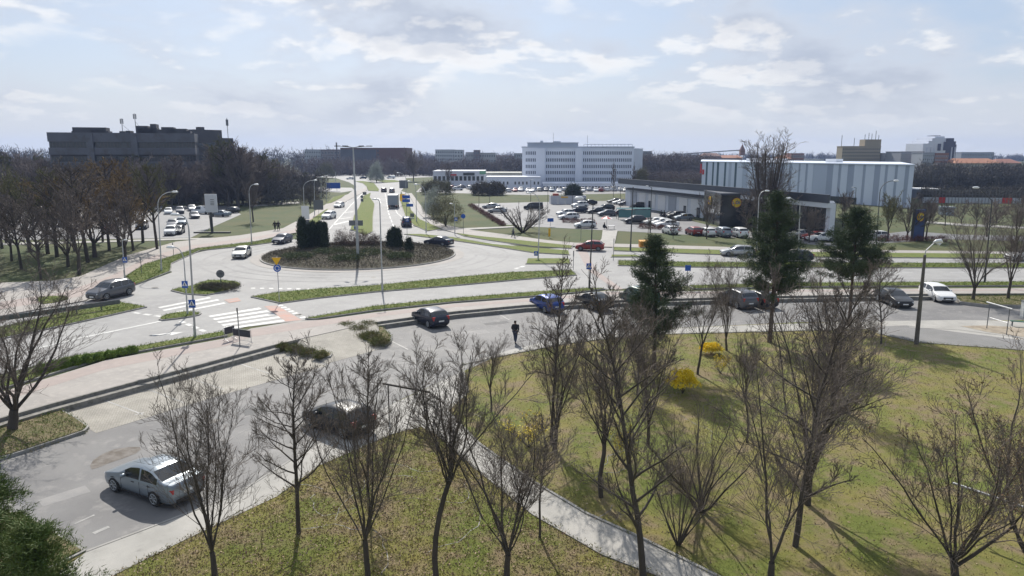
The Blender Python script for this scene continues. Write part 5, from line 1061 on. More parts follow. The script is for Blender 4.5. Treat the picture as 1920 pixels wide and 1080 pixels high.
def xing(px, py, d, lbl, w=.52, h=.62):       # blue pedestrian crossing plate fixed to a pole
    q = ATD(px, py, d); e = empty('crossing_sign', q, 0, lbl, 'road sign', 'blue crossing signs'); mb = MB(); mb.box((0, -.1, 0), (w, .03, h)); mb.build('plate', m_blue, e)
    mb = MB(); tri(mb, (0, -.13, 0), .26); pl = mb.build('white_triangle', m_swhite, e); mb = MB(); mb.tube([(0, -.155, .10), (0, -.155, .02), (-.05, -.155, -.10)], .018, 5); mb.tube([(0, -.155, .0), (.06, -.155, -.10)], .018, 5); mb.tube([(-.06, -.155, 0), (.05, -.155, .04)], .014, 5); mb.tube([(0, -.165, .12), (0, -.145, .12)], .03, 8); mb.build('walking_figure', m_trim, pl)
xing(347.5, 533, G(352, 590, .12).y, 'blue crossing sign on the shorter island lamp')
xing(361, 569, G(366, 632, .12).y, 'blue crossing sign on the tall near lamp')
xing(1104, 499, G(1105, 541, .12).y-.05, 'blue crossing sign on the dark lamp pole')
xing(1005, 475, G(1009, 487, .12).y-.05, 'blue crossing sign low on the curved lamp right of the roundabout')
xing(855, 411, G(853, 440, .12).y-.05, 'blue sign on the low pedestrian lamp post')
xing(235, 487, G(234, 521, .12).y-.05, 'dark sign box on the left pedestrian lamp')
xing(763.5, 412, G(764, 444, .12).y-.05, 'blue sign low on the straight pole at the avenue mouth')
def sign(bx, by, ty, lbl, plate, w, h, m=m_blue, rz=0, z=.1, arrow=None, group=None, two=None):
    p = G(bx, by, z); H_ = HT(bx, by, ty, z); e = empty('road_sign', p, rz, lbl, 'road sign', group); post(e, H_, m_sback); mb = MB()
    if plate == 'disc': disc(mb, (0, -.06, H_-h/2), w/2)
    else: mb.box((0, -.06, H_-h/2), (w, .04, h))
    pl = mb.build('plate', m, e)
    if two: mb = MB(); mb.box((0, -.06, H_-h-two[1]/2-.1), (two[0], .04, two[1])); mb.build('lower_plate', two[2], e)
    if arrow: mb = MB(); mb.box((0, -.10, H_-h/2-.05), (w*.12, .02, h*.5)); tri(mb, (0, -.10, H_-h/2+h*.22), w*.22); mb.build('arrow', m_swhite, pl)
    return e
sign(869, 438, 401, 'round blue sign on a thin post right of the low lamp', 'disc', .8, .8)
sign(763.5, 445, 366, 'tall post with two blue boards at the avenue mouth', 'box', 1.3, .55, m_blue, two=(1.3, .5, m_blue))
sign(598, 405, 375, 'square dark board seen from behind left of the avenue', 'box', 2.2, 2.2, m_sback)
sign(574, 423, 386, 'white board with give-way and round symbols left of the avenue', 'box', 1.5, 2.6, m_swhite, two=(1.5, 1.2, m_sback))
sign(668, 430, 413, 'pale horizontal board at the tip of the avenue median', 'box', 2.6, 1.0, m_sback, two=(.8, .5, m_blue))
sign(679, 378, 366, 'small dark sign pair on the avenue median', 'disc', .9, .9, m_sback, two=(.8, .8, m_sback))
sign(684, 372, 360, 'dark sign farther along the avenue median', 'box', 1.2, .9, m_sback)
sign(755, 385, 364, 'orange-yellow warning sign right of the lorry', 'box', 1.4, 1.9, m_yel)
sign(773, 410, 400, 'small white-topped sign right of the people carrier', 'box', .9, .8, m_sback, two=(.8, .4, m_swhite))
sign(769, 398, 382, 'blue direction board over the right verge', 'box', 1.6, .7)
sign(757, 352, 338, 'large blue-grey board far up the avenue', 'box', 3.6, 3.2, m_sback)
sign(1075, 506, 470, 'narrow sign seen from the side at the red crossing', 'box', .12, .7, m_sback)
sign(1150, 489, 447, 'thin sign post right of the red crossing', 'box', .1, .5, m_sback)
sign(1030, 445, 428, 'yellow upright sign on the lawn before the car park', 'box', .35, 1.4, m_yel)
sign(1032, 424, 409, 'blue parking board at the car park edge', 'box', 1.2, .7)
sign(1288, 540, 497, 'blue sign on a post behind the bare trees right of the left-hand pine', 'box', .6, .6)
sign(266, 514, 481, 'thin sign post on the left verge', 'box', .1, .5, m_sback)
sign(326, 480, 455, 'slim post by the bend of the left path', 'box', .1, .4, m_sback)
sign(1089, 452, 424, 'thin post on the lawn before the white car', 'box', .1, .3, m_sback)
sign(450, 650, 577, 'tall thin dark post standing at the barrier', 'box', .07, .35, m_trim, z=.12)
# blue patches: direction board on the west side road
p = G(625, 358, .1); e = empty('guide_board', p, 0, 'wide dark blue direction board beside the west side road', 'road sign'); mb = MB(); mb.box((-1.4, 0, 1.2), (.1, .1, 2.4)); mb.box((1.4, 0, 1.2), (.1, .1, 2.4)); mb.build('post', m_sback, e); mb = MB(); mb.box((0, -.08, 2.0), (5.5, .06, 2.2)); mb.build('plate', m_blue, e)

# ---------------------------------------------------------------- street furniture
# crowd barrier with dark banners
def barrier(c, w, rz, lbl):
    e = empty('crowd_barrier', c, rz, lbl, 'barrier', 'crowd barriers by the ramp'); mb = MB(); h = 1.05
    mb.tube([(-w/2, 0, .1), (-w/2, 0, h), (w/2, 0, h), (w/2, 0, .1)], .02, 6); mb.tube([(-w/2, 0, .2), (w/2, 0, .2)], .015, 5)
    for s in (-1, 1): mb.tube([(s*w*.42, -.3, 0), (s*w*.42, 0, .12), (s*w*.42, .3, 0)], .018, 5)
    mb.build('frame', m_pole, e); mb = MB()
    for i in range(int(w/.14)): mb.tube([(-w/2+.1+i*.14, 0, .2), (-w/2+.1+i*.14, 0, h)], .008, 4)
    mb.build('bars', m_pole, e); mb = MB(); mb.box((0, -.035, .76), (w*.96, .012, .52)); mb.build('banner', M('dark_banner', (.035, .036, .045), (.05, .05, .06), 3, .7), e)
barrier(G(455, 643, .12), 1.75, R(-24), 'crowd barrier with a dark banner at the ramp, right one')
barrier(G(431, 637, .12), .95, R(62), 'narrow crowd barrier with dark banner, left one')
# guard rail
p0, p1 = G(-260, 650, .12), G(226, 577, .12); d = p1-p0; rz = math.atan2(d.y, d.x); e = empty('guard_rail', p0, rz, 'grey steel guard rail on the left traffic island', 'guard rail'); L_ = d.length
mb = MB()
for z, t in ((.42, .05), (.50, .09), (.58, .05), (.66, .09), (.74, .05)): mb.box((L_/2, 0, z), (L_, t, .085))
mb.build('rail', M('rail_steel', (.16, .17, .18), (.12, .13, .14), 2, .5, metal=.5), e); mb = MB()
for i in range(int(L_/2)+1): mb.box((i*2.0+.2, .09, .35), (.1, .1, .8))
mb.build('posts', m_sback, e)
# carpet racks
def rack(a, b, hgt, label, m, mt, z=ZN, low=True):
    A, B = G(*a, z), G(*b, z); d = B-A; e = empty('carpet_rack', A, math.atan2(d.y, d.x), label, 'carpet rack'); L_ = d.length
    mb = MB(); mb.tube([(0, 0, 0), (0, 0, hgt)], .035, 7); mb.build('post', m, e); mb = MB(); mb.tube([(L_, 0, 0), (L_, 0, hgt)], .035, 7); mb.build('post', m, e)
    mb = MB(); mb.tube([(-.35, 0, hgt), (L_+.25, 0, hgt)], .055, 7); mb.build('top_bar', mt, e)
    if low: mb = MB(); mb.tube([(0, 0, hgt*.45), (L_, 0, hgt*.45)], .03, 6); mb.build('lower_bar', mt, e)
rack((1850, 616), (1887, 628), HT(1850, 616, 568, ZN), 'steel carpet rack beside the green bench', m_sback, m_pole)
rack((730, 790), (800, 805), HT(730, 790, 721, ZN), 'dark wooden carpet rack at the pavement corner behind the bare trees', m_trim, M('dark_wood', (.045, .038, .03), (.03, .027, .022), 4, .9), low=False)
rack((1795, 990), (1925, 1040), HT(1795, 990, 912, ZN), 'carpet rack with pale bar behind the near budding trees', m_sback, m_pole, low=False)
# bench and white box
A = G(1905, 612, ZN); e = empty('park_bench', A, R(-22), 'green wooden bench on the sandy ground at the right edge', 'bench'); mb = MB(); [mb.box((.6, y, .45), (2.1, .11, .045)) for y in (-.16, -.02, .12)]; mb.build('seat', M('green_wood', (.03, .12, .085), (.02, .09, .07), 4, .6), e)
for x in (-.3, 1.5):
    for y in (-.14, .1): mb = MB(); mb.box((x, y, .215), (.05, .05, .43)); mb.build('leg', m_sback, e)
p = G(1919, 597, ZN); e = empty('utility_cabinet', p, R(-8), 'white utility cabinet cut by the right edge behind the bench', 'cabinet'); mb = MB(); mb.box((.35, .2, .75), (.9, .5, 1.5)); mb.build('body', M('cabinet_white', (.62, .63, .60), (.55, .56, .54), 1, .6), e); mb = MB(); mb.box((.35, .2, 1.53), (1.0, .6, .06)); mb.build('lid', m_sback, e); mb = MB(); mb.box((.35, -.06, .75), (.8, .02, 1.3)); mb.build('door', M('cabinet_door', (.58, .59, .57), rough=.5), e)
# grit bin (orange), enclosure, parasol, trolley shelter
p = G(1209, 463, .12); e = empty('grit_bin', p, .1, 'orange container beside the path above the left-hand pine', 'container'); mb = MB(); mb.box((0, 0, .42), (1.7, .9, .8)); mb.build('body', M('orange_plastic', (.55, .22, .02), rough=.5), e); mb = MB(); mb.box((0, 0, .9), (1.8, 1.0, .14), 0, tilt=.12); mb.build('lid', M('orange_lid', (.62, .30, .03), rough=.5), e)
p = G(1066, 383, 0); e = empty('enclosure', p, R(4), 'white panelled enclosure in front of the round conifer', 'enclosure'); mb = MB(); [mb.box((-5+i*2.0+1, 0, 1.2), (1.94, .12, 2.4)) for i in range(5)]; mb.box((-4.94, 2, 1.2), (.12, 4, 2.4)); mb.box((4.94, 2, 1.2), (.12, 4, 2.4)); mb.build('panels', M('white_panels', (.62, .62, .64), (.52, .52, .55), .5, .6), e); mb = MB(); mb.box((-3.6, .5, 2.7), (1.6, 1, .6)); mb.build('red_crates', M('crate_red', (.4, .08, .05), rough=.6), e); mb = MB(); mb.box((-1.2, -.08, 2.0), (2.0, .04, .4)); mb.build('yellow_board', m_yel, e)
p = G(1137, 430, 0); e = empty('parasol', p, 0, 'small red and white parasol at the car park edge', 'parasol'); mb = MB(); mb.tube([(0, 0, 0), (0, 0, 2.3)], .03, 6); mb.build('pole', m_pole, e)
mb = MB(); n = 8; vs = [(0, 0, 2.5)]+[(1.15*math.cos(i*math.pi/4), 1.15*math.sin(i*math.pi/4), 2.05) for i in range(8)]; mb.add(vs, [(0, 1+i, 1+(i+1) % 8) for i in range(8)]); mb.mi = [i % 2 for i in range(8)]; mb.build('canopy', [M('parasol_red', (.55, .10, .09), rough=.7), m_swhite], e)
p = G(1188, 411, 0); e = empty('trolley_shelter', p, R(0), 'green glazed trolley shelter in the supermarket car park', 'shelter'); mb = MB(); [mb.tube([(x, y, 0), (x, y, 2.3)], .05, 5) for x in (-3.5, 0, 3.5) for y in (-1.3, 1.3)]; mb.build('frame', m_poled, e); mt_ = M('green_glass', (.10, .24, .24), rough=.2); mb = MB(); mb.box((0, 0, 2.36), (7.4, 3, .06)); mb.build('roof', mt_, e); mb = MB(); mb.box((0, -1.3, 1.3), (7, .03, 1.7)); mb.build('glass_side', mt_, e)
# billboard
p = G(398, 437, 0); d_ = p.y; e = empty('billboard', p, 0, 'tall white billboard panel on dark posts in the west lawn', 'billboard'); tp = ATD(400, 364, d_).z; bt = ATD(400, 398, d_).z; wd = (411-389)/F*math.hypot(d_, CH)
mb = MB(); mb.box((wd*.10, 0, (tp+bt)/2), (wd, .25, tp-bt)); pn = mb.build('panel', M('billboard_white', (.66, .68, .72), (.60, .62, .66), .6, .6), e); mb = MB(); [mb.box((wd*.22, -.14, bt+(tp-bt)*f), (wd*.30, .02, .10)) for f in (.42, .50, .58, .70)]; mb.build('printed_lines', m_sback, pn)
mb = MB(); [mb.box((x, .05, bt/2), (.35, .3, bt+.1)) for x in (0,)]; mb.box((0, 0, .12), (6.5, .5, .24)); mb.build('post', m_poled, e)
# pylon sign of the shop
def logo(parent, loc, rz, r, name='round_logo'):
    mb = MB(); disc(mb, (0, 0, 0), r, .10, 32); d = mb.build(name, M('logo_yellow', (.85, .62, .02), rough=.4), parent, loc=loc); d.rotation_euler = (0, 0, rz)
    for i, (ch, m) in enumerate([('L', m_blue), ('i', m_sred), ('D', m_blue), ('L', m_blue)]): text_mesh(d, ch, r*.80, ((-.68+[0, .36, .78, 1.28][i])*r, -.07, 0 if ch != 'i' else -.04*r), m, bold=.02*r)
    mb = MB(); [mb.tube([(r*.98*math.cos(a), -.055, r*.98*math.sin(a)), (r*.98*math.cos(a+.2), -.055, r*.98*math.sin(a+.2))], r*.035, 4, cap=False) for a in np.linspace(0, 2*math.pi, 33)[:-1]]; mb.build('red_ring', m_sred, d); return d
p = G(1719, 451, 0); d_ = p.y; e = empty('sign_pylon', p, R(18), 'tall shop sign pylon with a round yellow logo right of the striped hall', 'sign'); s_ = math.hypot(d_, CH)/F; zc = ATD(1719, 406.5, d_).z
mb = MB(); mb.box((0, 0, (zc+1.2)/2), (2.1, .35, zc+1.2)); mb.build('panel', M('pylon_blue', (.03, .06, .17), (.04, .07, .2), 1, .4), e); mb = MB(); [mb.box((x, 0, (zc+1.3)/2), (.12, .45, zc+1.3)) for x in (-1.12, 1.12)]; mb.build('frame', m_poled, e)
logo(e, (0, -.24, zc), 0, 8.2*s_/1.0)
# ---------------------------------------------------------------- buildings
m_win = M('window_glass', (.05, .06, .075), (.09, .10, .12), .6, .25, spec=.7)
m_wdark = M('dark_glass', (.022, .028, .034), (.035, .045, .055), .3, .15, spec=.8)
def fac(p0, p1):                             # local frame of a façade standing on p0-p1 (x along it, -y towards the viewer)
    d = p1-p0; return math.atan2(d.y, d.x), d.length
WM = {}
def window_mesh(w, h, mw, frame=True):
    key = (round(w, 2), round(h, 2), mw.name)
    if key in WM: return WM[key]
    mb = MB(); mb.box((0, -.02, 0), (w, .05, h), mi=0)
    if frame:
        f = .07
        mb.box((0, -.05, h/2), (w+f, .06, f), mi=1); mb.box((0, -.06, -h/2), (w+f*2, .10, f), mi=1); mb.box((-w/2, -.05, 0), (f, .06, h), mi=1); mb.box((w/2, -.05, 0), (f, .06, h), mi=1)
    o = mb.build('window', [mw, m_swhite]); WM[key] = o.data; bpy.data.objects.remove(o); return WM[key]
def building(name, label, cat, x0, x1, yb, yt, depth, mat, rows=None, cols=None, group=None, roofm=None, mw=m_win, parapet=.35, roof=None, skip=None, wfrac=.55, hfrac=.5, zrow=None, end_windows=0, z0w=1.0):
    yb0, yb1 = yb if isinstance(yb, tuple) else (yb, yb); k_ = (yb0-yt)/7300; x0 += (960-x0)*k_; x1 += (960-x1)*k_; p0, p1 = G(x0, yb0), G(x1, yb1); rz, L_ = fac(p0, p1)
    H_ = HT(x0, yb0, yt[0] if isinstance(yt, tuple) else yt); e = empty(name, p0, rz, label, cat, group)
    mb = MB(); mb.box((L_/2, depth/2, H_/2-.5), (L_, depth, H_+1)); mb.build('wall', mat, e)
    if parapet: mb = MB(); mb.box((L_/2, depth/2, H_+parapet/2), (L_+.3, depth+.3, parapet)); mb.build('roof_edge', roofm or mat, e)
    if rows:
        fh = (H_-z0w-.6)/rows; cwid = L_/cols; tot = rows*cols; n = 0; rest = []
        for r_ in range(rows):
            for c_ in range(cols):
                if skip and skip(c_, r_): continue
                pos = (cwid*(c_+.5), -.02, z0w+fh*(rows-1-r_+.55))
                me = window_mesh(cwid*wfrac, fh*hfrac, mw, tot <= 100)
                if n < 100: link('window', me, e, pos)
                else: rest.append(pos)
                n += 1
        if rest:
            mb = MB(); [mb.box(p, (cwid*wfrac, .05, fh*hfrac)) for p in rest]; tag(mb.build('windows', mw, e), kind='stuff')
    return e, L_, H_
# clinic
m_clin = M('clinic_render', (.78, .81, .88), (.72, .75, .83), .08, .8)
m_clin2 = M('clinic_grey', (.50, .54, .61), (.46, .49, .56), .1, .8)
p0, p1 = G(979, 353), G(1186, 353.5); rz, L_ = fac(p0, p1); H_ = HT(979, 353, 277); e = empty('clinic_building', p0, rz, 'big pale five-storey clinic with rows of small windows', 'building')
u = L_/207.0                                 # metres per photo pixel along the front
mb = MB(); mb.box((L_/2, 8, H_/2-.5), (L_, 16, H_+1)); mb.build('wall', m_clin, e)
mb = MB(); mb.box((L_/2+.0, 8, H_+.25), (L_+.6, 16.6, .5)); rf = mb.build('roof', m_clin2, e)
mb = MB(); mb.box((57*u, 7, H_+1.1), (95*u, 11, 1.7)); mb.box((57*u, 7, H_+2.05), (97*u, 11.5, .2)); mb.box((36*u, 5, H_+2.5), (1.2, 1, .8)); mb.box((65*u, 5, H_+2.4), (3, 1, .6)); mb.build('roof_house', m_clin2, rf)
mb = MB(); [mb.box((115*u+i*1.5, 1.0, H_+.95), (.25, .25, .9)) for i in range(14)]; mb.box((160*u, 1.0, H_+1.35), (88*u, .3, .25)); mb.build('roof_rail', m_clin, rf)
mb = MB(); mb.tube([(58*u, 4, H_+2), (58*u, 4, H_+6)], .06, 5); mb.tube([(122*u, 4, H_+.5), (122*u, 4, H_+5)], .06, 5); mb.build('antenna', m_sback, rf)
for a, b in ((26, 43), (99, 112)): mb = MB(); mb.box(((a+b)/2*u, -.9, H_/2), ((b-a)*u, 1.8, H_-.5)); mb.build('stair_tower', m_clin, e)
cnt = 0; rest = []; wmesh = window_mesh(1.9*u, 1.3, M('clinic_glass', (.13, .15, .19), rough=.3), False)
for r_, py in enumerate((287, 300, 312, 323.5, 336)):
    z = HT(979, 353, py)
    for a, b, n in ((6, 26, 6), (44, 99, 16), (113, 204, 26)):
        for i in range(n):
            pos = ((a+(b-a)*(i+.5)/n)*u, -.03, z)
            if cnt < 100: link('window', wmesh, e, pos)
            else: rest.append(pos)
            cnt += 1
mb = MB(); [mb.box(p, (1.9*u, .06, 1.3)) for p in rest]; tag(mb.build('windows', MATS['clinic_glass'], e), kind='stuff')
q0, q1 = G(1186.3, 353.5), G(1204, 349); rz2 = math.atan2((q1-q0).y, (q1-q0).x); w2 = empty('clinic_wing', q0, rz2, 'blank end wing of the clinic, its shade painted grey', 'building'); mb = MB(); mb.box(((q1-q0).length/2, 5, H_/2-.4), ((q1-q0).length, 9.6, H_-.2)); mb.build('wall', m_clin2, w2); mb = MB(); mb.box(((q1-q0).length/2, 5, H_-.3), ((q1-q0).length+.4, 10, .3)); mb.build('roof_edge', m_clin, w2)  # shade on the receding end face is put into its grey wall colour
# low clinic annexes
building('clinic_annex', 'low white clinic annex with small windows behind the parked cars, left', 'building', 912, 1013, 357, 333, 12, m_clin, rows=1, cols=14, wfrac=.45, hfrac=.35, skip=lambda c, r: c in (0, 1, 2, 6, 11))
building('clinic_annex', 'low glazed clinic annex with long window band, right of the entrance', 'building', 1018, 1175, 357, 345, 9, m_clin, rows=1, cols=26, wfrac=.7, hfrac=.6, z0w=.4)
e, L_, H_ = building('commercial_building', 'low white commercial building with red lettering board and green corner', 'building', 812, 908, 351, 322, 20, M('shop_white', (.72, .74, .80), (.66, .68, .74), .1, .7), rows=1, cols=12, wfrac=.7, hfrac=.4, mw=m_wdark)
for x, w, z, h, m, nm in ((.40, .12, .80, .10, m_sred, 'red_sign_board'), (.97, .12, .95, .22, M('green_panel', (.16, .36, .22), rough=.6), 'green_panel'), (.70, .22, .85, .16, m_wdark, 'roof_light')): mb = MB(); mb.box((L_*x, -.3, H_*z), (L_*w, .3, H_*h)); mb.build(nm, m, e)
building('market_hall', 'flat pale hall with long roof edge behind the commercial building', 'building', 880, 978, 346, 325, 16, M('hall_cream', (.50, .49, .44), (.44, .43, .40), .1, .7), rows=1, cols=10, hfrac=.3)
# office block on the left
m_off = M('office_concrete', (.15, .155, .175), (.12, .125, .14), .12, .85, c3=(.10, .095, .09), sc3=.4)
m_off2 = M('office_dark', (.10, .098, .105), (.075, .075, .08), .2, .9)
p0, p1 = G(105, 384), G(374, 379); rz, L_ = fac(p0, p1); H_ = HT(105, 384, 248); e = empty('office_building', p0, rz, 'long grey concrete office block with ribbon windows rising behind the wood', 'building')
mb = MB(); mb.box((L_/2, 9, H_/2), (L_, 17.4, H_)); mb.build('wall', m_off2, e)
fl = 3.9
for i in range(5):
    zc = H_-1.25-i*fl*.98
    if zc > 1: mb = MB(); mb.box((L_/2, 9-.35, zc), (L_+.2, 18.2, 2.5 if i == 0 else 1.9)); mb.build('facade_band', m_off, e)
    mb = MB(); [mb.box((L_*(k+.5)/44, .25, zc-2.1), (L_/44*.86, .1, 1.5)) for k in range(44)]; mb.build('window', m_wdark, e)
for f in (.275, .575): mb = MB(); mb.box((L_*f, -.55, H_/2-.2), (1.7, 1.0, H_-.2)); mb.build('stair_tower', m_off, e)
mb = MB()
for x, w, h in ((.255, 14, 2.2), (.31, 6, 1.3), (.36, 3, .8), (.15, 2, .7), (.62, 5, 3.0), (.66, 8, 2.2), (.72, 16, 1.6), (.70, 2.6, 3.8), (.78, 3, 2.6), (.82, 3, 2.6), (.88, 7, 2.0), (.94, 3, 1.1), (.48, 2.5, .8), (.52, 2, 1.0)): mb.box((L_*x, 6, H_+h*.35), (w*.6, 5, h*.7))
mb.build('roof_plant', m_off2, e)
for x, h, px in ((.47, 4.2, 0), (.565, 5.6, 0)):
    mb = MB(); mb.tube([(L_*x, 6, H_), (L_*x, 6, H_+h)], .09, 5); [mb.box((L_*x+s*.3, 6, H_+h-.8), (.22, .3, 1.4)) for s in (-1, 1)]; mb.tube([(L_*x, 6, H_+h*.6), (L_*x+2.5, 6, H_)], .04, 4); mb.build('antenna', m_sback, e)
p0, p1 = G(374, 376), G(445, 372); rz, L_ = fac(p0, p1); H_ = HT(374, 376, 250); e = empty('office_wing', p0, rz, 'darker right wing of the office block with antenna at its corner', 'building')
mb = MB(); mb.box((L_/2, 7, H_/2-.6), (L_, 14, H_-1.2)); mb.build('wall', m_off2, e); mb = MB(); mb.box((L_*.40, 5, H_+.0), (L_*.72, 8, 2.4)); mb.box((L_*.35, 4, H_+1.6), (1.6, 2, .9)); mb.build('roof_plant', m_off2, e)
mb = MB()
for i in range(5): mb.box((L_/2, -.06, H_-3.4-i*3.8), (L_*.9, .1, 1.3))
mb.build('window', m_wdark, e); mb = MB(); mb.tube([(L_*.97, 2, H_-1.2), (L_*.97, 2, H_+5)], .09, 5); mb.box((L_*.97, 2, H_+3.6), (.7, .3, 1.9)); mb.build('antenna', m_sback, e)
# distant blocks
def far(name, label, x0, x1, yb, yt, dep, c, rows, cols, group=None, **k): return building(name, label, 'building', x0, x1, yb, yt, dep, M(name+'_'+label[:14].replace(' ', '_'), c, tuple(v*.9 for v in c), .05, .85), rows, cols, group, **k)
far('apartment_block', 'small pale block with white grid, left of the long brown block', 571, 601, 322, 281, 20, (.42, .44, .48), 5, 9)
far('apartment_block', 'low grey-brown block between the pale one and the long brown one', 602, 637, 322, 281, 20, (.20, .17, .17), 4, 6)
mb_ = far('brick_office', 'long flat block, left half glazed and right half red-brown brick, behind the avenue', 638, 762, 326, 278, 30, (.15, .085, .07), 6, 22, skip=lambda c, r: c > 12)
mb = MB(); mb.box((mb_[1]*.27, -.3, mb_[2]*.52), (mb_[1]*.54, .3, mb_[2]*.86)); mb.build('glazed_front', M('blue_glazing', (.07, .08, .10), (.10, .11, .13), .1, .5), mb_[0])
far('chimney', 'tall thin chimney behind the pale block', 629.3, 631, 322, 267, 2, (.30, .28, .27), None, None, parapet=0)
far('apartment_block', 'white and glass block with stepped roof behind the low commercial building', 816, 852, 318, 281, 18, (.46, .47, .50), 5, 9)
far('apartment_block', 'white block directly right of the stepped-roof one', 852, 868, 318, 281.5, 18, (.50, .51, .54), 5, 3)
far('apartment_block', 'brownish office with dark central tower, left wing', 873, 888, 318, 286, 16, (.42, .40, .40), 3, 5)
far('apartment_block', 'dark central tower of the brownish office', 888, 899, 318.2, 282, 16, (.15, .10, .10), 4, 2)
far('apartment_block', 'right wing of the brownish office with dark tower', 899, 929, 318, 287, 16, (.42, .41, .41), 3, 9)
far('apartment_block', 'low distant house left of the clinic', 930, 960, 316, 292, 16, (.24, .19, .17), 3, 6)
far('apartment_block', 'small grey block touching the left side of the clinic', 964, 980, 318, 288, 16, (.30, .31, .34), 4, 4)
far('apartment_block', 'grey block just right of the clinic', 1205, 1222, 318, 284, 20, (.26, .28, .32), 5, 4)
ym = M('hotel_ochre', (.34, .29, .21), (.30, .26, .19), .1, .85)
e, L_, H_ = building('hotel_block', 'ochre slab block with antennas on its higher right end', 'building', 1580, 1652, 330, 275, 8, ym, rows=8, cols=18, wfrac=.4, hfrac=.4)
mb = MB(); mb.box((L_*.79, 4, H_+2.3), (L_*.42, 7.4, 4.4)); mb.build('upper_storey', ym, e); mb = MB(); [mb.tube([(L_*x, 3, H_), (L_*x, 3, H_+h*.9)], .16, 4) for x, h in ((.02, 8), (.35, 6), (.62, 8.5), (.72, 9.5), (.8, 9), (.9, 11), (.98, 8))]; mb.build('antennas', m_sback, e)
far('apartment_block', 'grey block beside the ochre slab', 1654, 1679, 330, 288, 20, (.28, .29, .33), 5, 6)
# stepped tower
m_tw = M('tower_white', (.66, .69, .76), (.60, .63, .70), .1, .6); m_td = M('tower_dark', (.06, .065, .11), (.08, .085, .14), .1, .4)
p0 = G(1725, 330); p1 = G(1788, 330); rz, L_ = fac(p0, p1); H_ = HT(1733, 330, 268); e = empty('office_tower', p0, rz, 'tallest white and dark stepped tower on the right skyline', 'building'); u = L_/64
hz = lambda y: HT(1733, 330, y)
mb = MB(); mb.box((22*u, 10, hz(269)/2), (44*u, 20, hz(269))); mb.box((27*u, 9.8, hz(264)/2), (34*u, 19, hz(264))); mb.box((31*u, 9.6, hz(259)/2), (28*u, 18, hz(259))); mb.box((34*u, 9.4, hz(256)/2), (18*u, 14, hz(255))); mb.build('wall', m_tw, e)
mb = MB(); mb.box((50*u, 10.2, hz(259)/2), (14*u, 20.6, hz(259))); mb.box((58*u, 10.5, hz(265)/2), (8*u, 20.2, hz(265))); mb.box((62.2*u, 10.5, hz(271)/2), (3.6*u, 20, hz(271))); mb.box((30*u, -.3, hz(276)), (5*u, .8, hz(271)-hz(284))); mb.box((40*u, -.3, hz(274)), (3.5*u, .8, hz(266)-hz(282))); mb.build('glass_front', m_td, e)
mb = MB(); [mb.box((x*u, -.4, hz(300)), (1.3*u, .8, hz(270)-hz(318))) for x in (8, 15, 22, 54, 60)]; mb.build('pilasters', m_tw, e); mb = MB(); mb.box((34*u, 9, hz(254)), (12*u, 8, .9*u)); mb.build('roof_disc', m_td, e)
for x in range(6): link('window', window_mesh(4*u, 1.6*u, m_win, False), e, ((5+x*6.3)*u, -.02, hz(288)))
far('apartment_block', 'pale grey housing block left below the tower', 1690, 1733, 332, 285, 18, (.30, .31, .35), 6, 12)
far('apartment_block', 'whitish block with red-brown side in front of the tower', 1731, 1753, 334, 287, 12, (.38, .40, .45), 6, 6)
far('apartment_block', 'red-brown block right in front of the tower', 1754, 1779, 334, 288, 12, (.28, .14, .11), 6, 6)
far('apartment_block', 'long flat pale block on the skyline right of the tower', 1803, 1864, 318, 286, 20, (.34, .36, .42), 4, 20)
# school with orange roofs
m_tile = M('orange_tiles', (.40, .19, .11), (.33, .15, .09), .3, .85)
def gable(name, label, x0, x1, yb, ye, yr, dep, c, rows, cols, tile=m_tile):
    e, L_, H_ = building(name, label, 'building', x0, x1, yb, ye, dep, M(name+'_'+label[:12].replace(' ', '_'), c, tuple(v*.9 for v in c), .1, .85), rows, cols, parapet=0, wfrac=.4, hfrac=.4)
    hr = HT(x0, yb, yr)-H_; mb = MB(); vs = [(-.6, -.6, H_), (L_+.6, -.6, H_), (L_+.6, dep+.6, H_), (-.6, dep+.6, H_), (hr*.8, dep/2, H_+hr), (L_-hr*.8, dep/2, H_+hr)]
    mb.add(vs, [(0, 1, 5, 4), (1, 2, 5), (2, 3, 4, 5), (3, 0, 4), (3, 2, 1, 0)]); mb.build('roof', tile, e); return e
gable('school_building', 'long cream building with orange tiled roof on the right skyline', 1793, 1874, 335, 306, 297, 14, (.42, .37, .27), 3, 22)
gable('school_building', 'cream building with darker tiled roof at its right end', 1875, 1915, 335, 306, 298, 14, (.40, .35, .27), 3, 10, M('brown_tiles', (.28, .13, .09), (.22, .10, .08), .3, .85))
mt2 = M('old_brick', (.22, .12, .09), (.17, .10, .08), .2, .9)
e = gable('brick_church', 'dark brick building with small spire beyond the striped hall', 1318, 1352, 318, 293, 287, 14, (.20, .12, .10), 2, 8, mt2)
mb = MB(); mb.box((16*2.3, 7, HT(1318, 318, 286)), (4, 4, 5)); mb.build('turret', mt2, e); mb = MB(); z_ = HT(1318, 318, 286)+2.5; mb.tube([(16*2.3, 7, z_), (16*2.3, 7, z_+5)], [2.4, .1], 6); mb.build('spire', mt2, e)
gable('tiled_house', 'long low orange-roofed house right of the brick church', 1353, 1392, 318, 296, 291, 14, (.36, .25, .20), 2, 10)
far('brick_block', 'brick block with flat roof behind the poplar', 1484, 1508, 318, 288, 16, (.26, .13, .09), 3, 6)
gable('tiled_house', 'orange-brown roofed house left of the brick block', 1462, 1484, 318, 298, 291, 14, (.34, .22, .17), 2, 6)
far('apartment_block', 'low pale building right of the brick block', 1509, 1545, 316, 299, 16, (.46, .48, .50), 2, 8)
